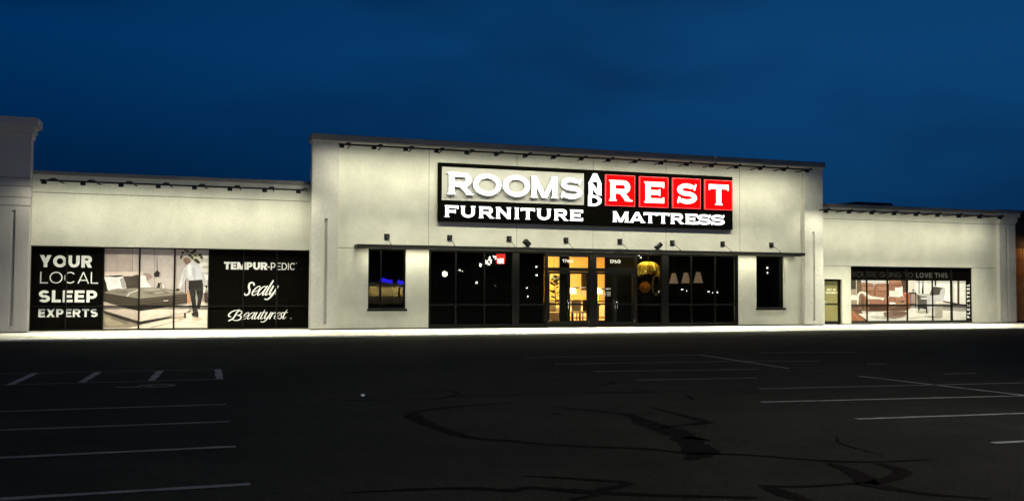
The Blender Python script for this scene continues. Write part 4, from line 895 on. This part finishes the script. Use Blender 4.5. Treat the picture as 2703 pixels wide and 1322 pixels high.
# ================================================================== RIGHT WING
YGR = YR+.12
rx0_, rx1_ = x1, AX(2638, 700, YR)
rzT, rzC, rzJ = (AZ(2180, 537.5, YR-.1)+AZ(2545, 551, YR-.1))/2, (AZ(2180, 547, YR-.1)+AZ(2545, 559, YR-.1))/2, (AZ(2172, 577, YR)+AZ(2630, 592.2, YR))/2
rzB = (AZ(2180, 556, YR-.1)+AZ(2545, 568, YR-.1))/2
rzH = (AZ(2172, 701.4, YR)+AZ(2632, 707.6, YR))/2
wr = thing('store_wing', 'low cream wing of the store with the living room picture and a single door', 'building', ((rx0_+rx1_)/2, YR, 0))
da, db = AX(2176.5, 780, YR), AX(2223, 780, YR); dz = AZ(2200, 736.5, YR); wa, wb = AX(2246.5, 780, YR), AX(2567, 780, YR)
w = MB(); w.box(rx0_, rx1_, YR, YR+.3, rzH+.01, rzJ-.012, M['stucco']); w.box(rx0_, rx1_, YR+.02, YR+.3, rzJ-.012, rzJ+.012, M['joint']); w.box(rx0_, rx1_, YR, YR+.3, rzJ+.012, rzB, M['stucco'])
w.box(rx0_, da, YR, YR+.3, .04, rzH-.01, M['stucco']); w.box(da, db, YR, YR+.3, dz, rzH-.01, M['stucco']); w.box(db, wa, YR, YR+.3, .04, rzH-.01, M['stucco']); w.box(wb, rx1_, YR, YR+.3, .04, rzH-.01, M['stucco'])
w.box(rx0_, wa, YR+.015, YR+.3, rzH-.01, rzH+.01, M['joint']); w.box(wb, rx1_, YR+.015, YR+.3, rzH-.01, rzH+.01, M['joint'])
w.build('wall', wr)
c_ = MB(); c_.box(rx0_, rx1_, YR-.06, YR+.4, rzB, rzC, M['stucco']); c_.box(rx0_, rx1_, YR-.12, YR+.5, rzC, rzT, M['coping']); c_.build('cornice', wr, bevel=.01)
mm_ = MB(); mm_.box(rx0_, rx1_, YR+.5, 12, rzC-.4, rzC-.1, M['dark']); mm_.box(rx0_, rx1_, 12, 12.3, 0, rzC, M['dark']); mm_.build('roof_and_rear_walls', wr)
for a, b, hh in ((db, wa, .04), (wb, rx1_, .04), (wa, wb, .10)): MB().box(a, b, YR+.03, YR+.3, 0, hh, M['flash']).build('base_flashing', wr)
# pilaster at the far end with its cornice
pa, pb = AX(2639, 700, YR-.2), AX(2682, 720, YR-.2); sl = AX(2659.5, 700, YR-.2)
p = MB(); YF = YR-.2; st = AZ(2660, 603, YF); h = .05
p.box(pa, sl-h, YF, YR+.3, .05, rzJ, M['stucco_pil']); p.box(sl+h, pb, YF, YR+.3, .05, rzJ, M['stucco_pil']); p.box(sl-h, sl+h, YF, YR+.3, st, rzJ, M['stucco_pil']); p.box(sl-h, sl+h, YF, YR+.3, .05, .22, M['stucco_pil']); p.box(sl-h, sl+h, YF+.07, YR+.3, .22, st, M['stucco_pil'])
p.box(pa-.02, pb+.02, YF-.03, YR+.3, rzJ+.02, rzJ+.12, M['stucco_pil']); p.box(pa-.01, pb+.01, YF+.02, YR+.3, rzJ, rzJ+.02, M['joint']); p.box(pa-.04, pb+.06, YF-.07, YR+.3, rzJ+.12, rzB-.02, M['stucco_pil']); p.box(pa-.08, pb+.14, YF-.15, YR+.35, rzB-.02, rzC, M['stucco_pil']); p.box(pa-.12, pb+.2, YF-.2, YR+.4, rzC, rzT+.02, M['coping'])
p.build('pilaster', wr, bevel=.008)
# door
dr = MB(); y0, y1 = YR+.12, YR+.18
zq1 = AZ(2195, 743, YR+.12); st_ = .07
dr.box(da, da+.05, y0-.02, y1+.02, .0, dz, M['black']); dr.box(db-.13, db, y0-.02, y1+.02, .0, dz, M['black']); dr.box(da+.05, db-.13, y0-.02, y1+.02, dz-.09, dz, M['black'])
dr.box(da+.05, db-.13, y0, y1, .02, .15, M['black']); dr.box(da+.05, db-.13, y0, y1, .86, .91, M['black']); dr.box(da+.05, da+.07, y0, y1, .15, dz-.09, M['black'])
dro = dr.build('side_door', wr, bevel=.004)
MB().box(da+.07, db-.13, y0+.02, y0+.03, .91, dz-.09, M['frost']).build('pane', dro); MB().box(da+.07, db-.13, y0+.02, y0+.03, .15, .86, M['frost']).build('pane', dro)
mb = MB(); Yd = y0+.016
solid(mb, word('NOT AN', AX(2183.5, 764, Yd), AX(2206, 764, Yd), AZ(2195, 767, Yd), AZ(2195, 761.5, Yd), .22, .2), Yd, .002, M['filmtext'], M['filmtext']); solid(mb, word('ENTRANCE', AX(2180, 772, Yd), AX(2211, 772, Yd), AZ(2195, 775, Yd), AZ(2195, 769.5, Yd), .22, .2), Yd, .002, M['filmtext'], M['filmtext'])
mb.build('lettering', dro)
MB().tube([(da+.11, y0, 1.0), (da+.11, y0-.07, 1.0), (da+.11, y0-.07, .86), (da+.11, y0, .86)], .014, M['chrome'], 8).build('handle', dro, smooth=True); MB().tube([(da+.10, y0, 1.06), (da+.10, y0-.03, 1.06)], .03, M['chrome'], 12).build('lock', dro)
# window with the living room print
rzS = .10
rzM = AZ(2400, 804.5, YR)
rxs = wing_window(wr, [2246.5, 2291.5, 2346, 2398, 2465, 2515, 2567], 780, YR, YGR, rzS, rzH-.012, rzM, wide=(5,))
YVR = YGR-.012
def zD(u, v): return at(2230+u/6.962, 690+v/6.961, YVR)
g4 = thing('window_graphic', 'window graphic of a tan leather sofa and grey armchair under a black band', 'window graphic', ((rxs[0]+rxs[-1])/2, YVR, rzS+.05))
MB().box(rxs[0]+.05, rxs[-1]-.05, YVR+.002, YVR+.008, rzS+.05, rzH-.052, M['vinylblack']).build('backing', g4)
TAN, TAN2, TAN3 = (138, 96, 80), (100, 66, 54), (158, 116, 98)
LR = [((196, 194, 194), rc(110, 345, 2228, 1100)), ((58, 56, 44), rc(110, 345, 212, 512)), ((156, 138, 122), rc(110, 515, 208, 612)), ((220, 216, 212), rc(110, 625, 218, 706)), ((150, 130, 112), rc(110, 706, 222, 810)), ((190, 184, 180), rc(205, 345, 222, 610)),
      ((70, 58, 50), rc(222, 345, 300, 620)), ((64, 50, 42), rc(1030, 345, 1150, 600)), ((228, 226, 224), rc(1300, 400, 1960, 700)), ((235, 233, 230), rc(1680, 400, 1960, 740)), ((228, 226, 222), rc(2010, 400, 2215, 790)),
      ((150, 132, 124), rc(1120, 590, 1330, 790)), ((212, 204, 198), rc(1150, 345, 1300, 590)), ((34, 30, 30), rc(1355, 345, 1372, 590)), ((30, 28, 30), [(1430, 345), (1442, 345), (1450, 588), (1414, 588)]), ((60, 46, 42), rc(2066, 345, 2106, 790)), ((30, 27, 27), rc(1650, 345, 1680, 450)),
      ((202, 196, 192), [(1180, 790), (1800, 740), (2228, 830), (2228, 1100), (118, 1100), (118, 800)]), ((148, 142, 138), [(1500, 830), (1800, 800), (2228, 830), (2228, 915), (1520, 905)]), ((78, 56, 50), [(1798, 715), (2228, 800), (2228, 832), (1798, 742)]),
      ((138, 88, 60), [(110, 880), (150, 890), (410, 1100), (110, 1100)]), ((170, 120, 90), [(150, 950), (165, 950), (290, 1100), (268, 1100)]), ((84, 60, 48), [(110, 800), (240, 800), (300, 900), (410, 1100), (380, 1100), (150, 900), (110, 890)]),
      ((214, 210, 206), [(245, 960), (700, 918), (1300, 860), (2228, 920), (2228, 1100), (430, 1100)]), ((176, 170, 164), [(460, 1000), (900, 1000), (1120, 1010), (900, 1060), (560, 1050)], 1), ((190, 184, 178), [(1160, 1030), (1560, 990), (1600, 1010), (1200, 1060)]), ((160, 152, 146), [(1290, 920), (1500, 905), (1560, 930), (1400, 955)], 1), ((130, 122, 116), [(1440, 1010), (1640, 1000), (1780, 1030), (1640, 1036)], 1),
      (TAN, [(225, 400), (400, 396), (515, 405), (540, 500), (552, 640), (470, 652), (235, 610)], 1), (TAN3, [(300, 420), (420, 415), (510, 440), (520, 520), (330, 530)], 1), ((96, 78, 62), [(222, 400), (300, 400), (310, 610), (225, 610)], 1), (TAN2, [(310, 440), (500, 445), (500, 458), (310, 456)]), (TAN2, [(340, 540), (520, 545), (520, 556), (340, 554)]),
      (TAN, [(560, 420), (660, 405), (778, 412), (790, 520), (788, 652), (640, 660), (548, 630)], 1), (TAN3, [(600, 440), (700, 425), (770, 440), (775, 520), (640, 530)], 1), (TAN2, [(600, 445), (765, 436), (765, 448), (600, 458)]), (TAN2, [(610, 535), (780, 528), (780, 540), (610, 550)]), ((74, 40, 30), [(540, 420), (556, 420), (560, 640), (545, 640)]),
      (TAN, [(812, 345), (960, 345), (1032, 360), (1060, 480), (1060, 660), (812, 660)], 0), (TAN3, [(830, 350), (1000, 352), (1020, 380), (850, 385)], 1), (TAN2, [(850, 430), (1035, 425), (1035, 440), (850, 448)]), ((60, 34, 26), [(795, 400), (812, 400), (812, 640), (795, 640)]),
      (TAN, [(430, 690), (730, 655), (1140, 650), (1150, 740), (930, 775), (450, 780)], 0), (TAN2, [(720, 680), (740, 660), (720, 770), (705, 770)]), (TAN3, [(930, 665), (1110, 660), (1120, 690), (930, 705)], 1), (TAN2, [(905, 660), (920, 660), (925, 740), (908, 740)]),
      ((210, 210, 206), [(812, 535), (900, 540), (992, 542), (1006, 655), (900, 650), (815, 642)], 0), ((222, 222, 220), [(915, 478), (980, 480), (1060, 464), (1062, 630), (1006, 650), (990, 540), (920, 540)], 0),
      ((60, 36, 28), [(245, 800), (445, 780), (930, 775), (1150, 740), (1190, 870), (1100, 905), (440, 912), (250, 895)]), ((128, 72, 50), [(460, 786), (760, 780), (760, 806), (460, 808)]), ((150, 84, 58), [(1062, 575), (1130, 564), (1178, 580), (1192, 640), (1190, 868), (1140, 868), (1140, 690), (1070, 640)], 0), (TAN3, [(1070, 575), (1130, 566), (1170, 590), (1120, 610)], 1),
      ((112, 84, 66), [(238, 620), (270, 590), (340, 600), (430, 700), (440, 905), (250, 885)], 0), ((146, 98, 72), [(330, 620), (420, 700), (420, 720), (350, 660)], 1), ((84, 62, 50), [(300, 640), (340, 640), (350, 890), (300, 890)]),
      ((222, 218, 214), [(222, 610), (262, 560), (320, 546), (390, 565), (460, 625), (560, 652), (728, 664), (704, 716), (640, 690), (450, 690), (390, 655), (320, 585), (280, 590), (255, 630), (246, 780), (226, 800)], 0), ((190, 186, 182), [(280, 580), (330, 575), (420, 650), (410, 660), (330, 590)], 1),
      ((104, 76, 58), [(760, 790), (830, 752), (1000, 738), (1130, 748), (1152, 790), (1130, 850), (1140, 880), (820, 905), (770, 850)], 0), ((146, 112, 88), [(780, 775), (900, 745), (1100, 745), (1140, 775), (960, 800)], 1), ((72, 50, 40), [(830, 850), (1140, 830), (1140, 882), (830, 905)]),
      ((112, 94, 82), [(706, 940), (860, 905), (1100, 918), (1142, 950), (1080, 1010), (900, 1042), (740, 1010)], 1), ((86, 66, 56), [(870, 930), (1100, 920), (1140, 950), (1000, 1000), (880, 990)], 1),
      ((238, 238, 235), [(815, 748), (910, 750), (938, 778), (815, 782)], 0), ((40, 32, 30), [(1010, 745), (1060, 720), (1090, 735), (1060, 755)], 1), ((30, 27, 26), rc(1150, 345, 1160, 560)),
      ((40, 30, 28), rc(1172, 565, 1308, 586)), ((52, 40, 36), rc(1200, 586, 1212, 850)), ((52, 40, 36), rc(1288, 586, 1302, 850)), ((44, 34, 30), rc(1196, 775, 1306, 800)), ((60, 56, 50), [(1238, 560), (1245, 530), (1225, 515), (1250, 508), (1272, 515), (1256, 532), (1258, 560)]),
      ((172, 168, 164), [(1318, 604), (1440, 592), (1560, 594), (1560, 620), (1500, 640), (1330, 650)]), ((84, 80, 76), [(1556, 600), (1590, 490), (1612, 464), (1660, 462), (1800, 482), (1835, 500), (1800, 620), (1720, 618), (1560, 618)], 0), ((64, 60, 58), [(1600, 500), (1640, 470), (1740, 480), (1740, 610), (1600, 610)], 1),
      ((184, 182, 188), [(1735, 610), (1752, 530), (1800, 488), (1838, 500), (1832, 600), (1800, 748), (1640, 745), (1790, 815), (1520, 905), (1500, 800), (1500, 632)], 0), ((70, 68, 66), [(1324, 604), (1390, 640), (1500, 640), (1505, 795), (1335, 792)]), ((206, 204, 202), [(1388, 668), (1500, 660), (1500, 694), (1395, 690)], 1),
      ((34, 34, 36), [(1330, 795), (1505, 795), (1514, 960), (1494, 962), (1482, 872), (1372, 850), (1362, 908), (1345, 908)]), ((196, 192, 190), [(1640, 760), (1800, 745), (1795, 800), (1640, 850)], 0),
      ((170, 164, 154), [(1645, 745), (1802, 745), (1788, 900), (1782, 1030), (1652, 1032), (1640, 880)], 0), ((214, 208, 198), [(1640, 748), (1700, 732), (1780, 734), (1806, 750), (1780, 775), (1680, 778)], 1)]
for a in range(9):
    for b in range(14):
        u_, v_ = 1662+a*14+(b % 2)*7, 790+b*17
        if u_ < 1782: LR.append(((118, 110, 100), [(u_, v_), (u_+5, v_+5), (u_, v_+10), (u_-5, v_+5)]))
picture(g4, zD, LR, YVR+.0018, clip=(rxs[0]+.05, AX(2550, 800, YVR), rzS+.05, AZ(2400, 740, YVR)))
YT = YVR-.034
def zT(u, v): return at(2230+u/6.962, 690+v/6.961, YT)
mb = MB(); solid(mb, word("YOU'RE GOING TO", zT(130, 235)[0], zT(1250, 252)[0], zT(700, 290)[1], zT(700, 195)[1], .085, .085, .16), YT, .001, M['vinylthin'], M['vinylthin']); mb.build('lettering', g4, label='faint thin grey wording YOU\'RE GOING TO')
mb = MB(); solid(mb, word('LOVE THIS', zT(1312, 255)[0], zT(1890, 258)[0], zT(1600, 297)[1], zT(1600, 210)[1], .17, .16, .2), YT, .001, M['vinylgrey'], M['vinylgrey']); mb.build('lettering', g4, label='bolder grey wording LOVE THIS')
# vertical maker's name, reading upwards
za, zb_ = zT(2265, 1035)[1], zT(2265, 415)[1]; xl, xr = zT(2243, 700)[0], zT(2297, 700)[0]
P = word('FLEXSTEEL', za, zb_, 0, xr-xl, .3, .24, .42)
mb = MB(); solid(mb, [[(xr-b, a) for a, b in q] for q in P], YT, .001, M['vinylwhite'], M['vinylwhite']); mb.build('lettering', g4)
# roof unit
ya = 4.0; a, b = AX(2226, 540, ya), AX(2357, 545, ya); z1_, z0_ = AZ(2300, 534, ya), AZ(2300, 541.5, ya)
ru = thing('rooftop_duct', 'dark flat duct lying on the roof of the right wing', 'duct', ((a+b)/2, ya, rzC-.1))
mb = MB(); i = len(mb.v); e = (b-a)*.25
for yy in (ya, ya+1.4): mb.v += [(a, yy, z0_), (b, yy, z0_), (b, yy, z1_), (a+e, yy, z1_)]
mb.f += [(0, 1, 2, 3), (7, 6, 5, 4), (0, 4, 5, 1), (1, 5, 6, 2), (2, 6, 7, 3), (3, 7, 4, 0)]; mb.mi += [mb.mid(M['roofunit'])]*6
mb.build('housing', ru, bevel=.02); cx_ = a+(b-a)*.36
MB().box(cx_-.12, cx_+.12, ya+.1, ya+1.2, rzC-.1, z0_-.001, M['roofunit']).build('curb', ru)
MB().box(b-.5, b-.2, ya+.1, ya+1.2, rzC-.1, z0_-.001, M['roofunit']).build('curb', ru)

# ================================================================== NEIGHBOURS
# pylon on the left edge
YB = .36; ye = YN; ex = AX(75.5, 650, ye); E0 = ex-3.2
py_ = thing('neighbour_pylon', 'grey stucco end pier with stepped cornice at the left edge', 'building', (ex-1.6, ye, 0))
sl = AX(32.5, 700, ye); zt_ = AZ(35, 555, ye); b_ = MB(); h = .055
zc1, zc2, zc3 = AZ(78, 470, ye), AZ(78, 492, ye), AZ(76, 521.5, ye); zc4 = AZ(76, 543.5, ye); ztop = AZ(82, 366, ye)
b_.box(E0, sl-h, ye, YB, .04, zc4-.012, M['stucco_nb']); b_.box(sl+h, ex, ye, YB, .04, zc4-.012, M['stucco_nb']); b_.box(sl-h, sl+h, ye+.07, YB, .22, zt_, M['stucco_nb']); b_.box(sl-h, sl+h, ye, YB, zt_, zc4-.012, M['stucco_nb']); b_.box(sl-h, sl+h, ye, YB, .04, .22, M['stucco_nb'])
for q0, q1 in ((zc4+.012, zc3-.012), (zc3+.012, zc2-.012), (zc2+.012, zc1-.012), (zc1+.012, ztop)): b_.box(E0, ex, ye, YB, q0, q1, M['stucco_nb'])
for q in (zc1, zc2, zc3, zc4): b_.box(E0, ex-.02, ye+.025, YB-.02, q-.012, q+.012, M['joint'])
b_.build('pier', py_)
c_ = MB()
for dz0, dz1, o_ in ((366, 352, .05), (352, 338, .11), (338, 334, .17), (334, 313, .24)):
    c_.box(E0, ex+o_*.9, ye-o_, YB+o_, AZ(82, dz0, ye), AZ(82, dz1, ye), M['stucco_nb'])
c_.build('cornice', py_, bevel=.012)
MB().box(E0, ex-.03, ye+.03, YB-.02, 0, .04, M['flash']).build('base_flashing', py_)
# slatted brown wall on the right edge
ne = pb+.05; yw = YR+.1
nb = thing('slatted_wall', 'brown slatted wall lit orange at the right edge', 'wall', (ne+4, yw, 0))
zc = AZ(2692, 655, yw); ztp = AZ(2692, 556, yw)
MB().box(ne, ne+9, yw+.04, 6, 0, ztp, M['slatdark']).build('backing_wall', nb)
sm = MB()
for k in range(80): X = ne+.03+k*.11; sm.box(X, X+.06, yw-.03, yw+.04, .12, zc, M['slat'])
sm.build('slats', nb)
MB().box(ne, ne+9, yw-.06, yw+.04, zc+.002, zc+.12, M['slatdark']).build('cap_rail', nb)
lt = thing('wall_lamp', 'orange wall lamp on the slatted wall beyond the frame', 'lamp', (ne+1.5, yw-.1, zc+.3))
MB().box(ne+1.4, ne+1.6, yw-.16, yw+.039, zc+.2, zc+.42, M['blackm']).build('housing', lt); MB().box(ne+1.42, ne+1.58, yw-.15, yw-.02, zc+.17, zc+.199, M['warmbulb']).build('bulb', lt)
area('wall_lamp_light', (ne+1.5, yw-.35, zc+.12), .3, .2, (-.5, .25, -1), 26, (1, .50, .14), lt)

# ================================================================== ACROSS THE ROAD (seen reflected in the glass)
def refl(px, py, yg, dist):      # a place dist metres in front of the facade whose mirror image shows at this pixel
    a = at(px, py, 2*yg+dist); return Vector((a[0], -dist, a[1]))
def lamp_post(p, lab, heads, mname, hgt=None):
    t = thing('street_lamp', lab, 'street lamp', (p.x, p.y, LOT), 'street lamps across the road')
    MB().tube([(p.x, p.y, LOT), (p.x, p.y, p.z-.1)], [.09, .05], M['pole'], 10).build('pole', t)
    for hx in heads:
        MB().tube([(p.x, p.y, p.z-.15), (p.x+hx, p.y, p.z-.12)], .03, M['pole'], 8).build('arm', t); MB().ball((p.x+hx, p.y, p.z), .26, M[mname], 12).build('globe', t, smooth=True)
lamp_post(refl(1151.5, 722, YG, 50), 'twin globe lamp reflected at the left of the storefront', (-.75, .75), 'globe')
D2 = 70; p = refl(1305, 684, YG, D2)
rs = thing('pylon_sign', 'lit white and red pole sign reflected high in the storefront', 'sign', (p.x, p.y, LOT))
MB().tube([(p.x, p.y, LOT), (p.x, p.y, p.z-.6)], .14, M['pole']).build('pole', rs)
sg = MB(); s_ = 1.05
for k_ in range(20):
    px, py = random.gauss(1282, 11), 0; py = 692-(px-1282)*.35+random.gauss(0, 4.5); w_, h_ = random.uniform(2, 7), random.uniform(3, 9); kk = .05
    a = refl(px, py, YG, D2); sg.ball((a.x, p.y+.02, a.z), .5, M[random.choice(('whitelit', 'globe'))], 8, (w_*kk, .12, h_*kk))
sg.build('white_faces', rs)
a = refl(1321.5, 684, YG, D2); sg = MB().box(a.x-.5, a.x+.5, p.y+.06, p.y+.12, a.z-.5, a.z+.55, M['redlit']); sg.build('red_face', rs); MB().box(a.x-.4, a.x+.35, p.y+.125, p.y+.16, a.z-.45, a.z+.05, M['whitelit']).build('white_patch', rs)
MB().box(p.x-2.6, p.x+1.6, p.y-.2, p.y-.06, p.z-1.1, p.z+.9, M['rdark']).build('cabinet', rs)
# added dark block that keeps the sky out of the glass reflections
p0, p1 = refl(1100, 700, YG, 84), refl(2120, 700, YG, 84)
rw = thing('reflection_block', 'long dark block added across the road to keep sky out of the storefront glass', 'building', ((p0.x+p1.x)/2, -84, LOT))
MB().box(p0.x-60, p1.x+40, -94, -84, LOT, 8.5, M['rdark']).build('block', rw)
for px, py, k in ((1212, 712, .28), (1220, 716, .16), (1257, 744.5, .3), (1307, 753.5, .2), (1415, 703.5, .3), (1417, 726, .3), (1389.5, 760, .3), (1392, 781, .2), (1147, 760, .3), (1139, 772, .28), (1134, 762, .2), (1799, 764, .28), (1811, 769, .18), (1686, 673, .3), (1691, 680, .3), (1739.5, 768, .2), (1870, 770, .3), (1893, 772, .3), (1880, 773, .2)):
    k *= .5; a = refl(px, py, YG, 84); MB().box(a.x-k*.8, a.x+k*.8, -83.99, -83.9, a.z-k*.8, a.z+k*.8, M['whitelit'] if k > .1 else M['globe']).build('small_light', rw)  # glowing boxes standing for small point lights mirrored in the glass
# the plaza across the road with a blue neon name
YPZ = 58
pz0, pz1 = refl(965, 760, .16, YPZ), refl(1105, 760, .16, YPZ)
pz = thing('plaza_building', 'dim plaza with lit arches and a blue neon strip reflected in the narrow left window', 'building', ((pz0.x+pz1.x)/2, -YPZ, LOT))
zt_ = refl(1000, 722, .16, YPZ).z
MB().box(pz0.x-6, pz1.x+3, -YPZ-9, -YPZ-.3, LOT, zt_, M['rdark']).build('block', pz)
mb = MB()
for px, w_ in ((975, 9), (992, 13), (1014, 11), (1041, 22), (1062, 12)):
    a = refl(px, 770, .16, YPZ); za_, zb2 = refl(px, 782, .16, YPZ).z, refl(px, 756+(px-970)*.03, .16, YPZ).z; wd = w_*.024*1.2
    mb.box(a.x-wd, a.x+wd, -YPZ-.299, -YPZ-.26, za_, zb2, M['rwall'])
mb.build('lit_bays', pz)
mb = MB()
for k, px in enumerate((1007, 1013, 1019, 1026, 1033, 1054, 1061, 1067)):
    a = refl(px, 737+k*1.2, .16, YPZ); mb.box(a.x-.12, a.x+.12, -YPZ-.1, -YPZ-.05, a.z-.16, a.z+.16, M['bluesign']); mb.box(a.x-.2, a.x+.2, -YPZ-.1, -YPZ-.05, a.z-.22, a.z-.17, M['bluesign'])
mb.build('neon_name', pz)
for px in (985, 1012, 1045, 1066):
    a = refl(px, 757, .16, YPZ); area('bay_light', (a.x, -YPZ+.6, a.z+.1), .4, .3, (0, -.5, -1), 190, (1, .82, .45), pz)
# tall car-park lamp behind the viewpoint
p = Vector((14.5, -31, 7.0)); t = thing('street_lamp', 'tall twin head car park lamp to the right of the view', 'street lamp', (p.x, p.y, LOT), 'street lamps across the road')
MB().tube([(p.x, p.y, LOT), (p.x, p.y, p.z)], [.12, .07], M['pole'], 10).build('pole', t)
for sx_ in (-1, 1):
    ho = MB().box(p.x+sx_*.9-.35, p.x+sx_*.9+.35, p.y-.18, p.y+.18, p.z-.05, p.z+.1, M['pole']).build('lamp_head', t, bevel=.03); MB().tube([(p.x, p.y, p.z), (p.x+sx_*.6, p.y, p.z+.02)], .04, M['pole']).build('arm', t)
    area('car_park_light', (p.x+sx_*.9, p.y, p.z-.07), .5, .3, (-.72, .28, -.8), 1150, (1, .95, .85), ho)
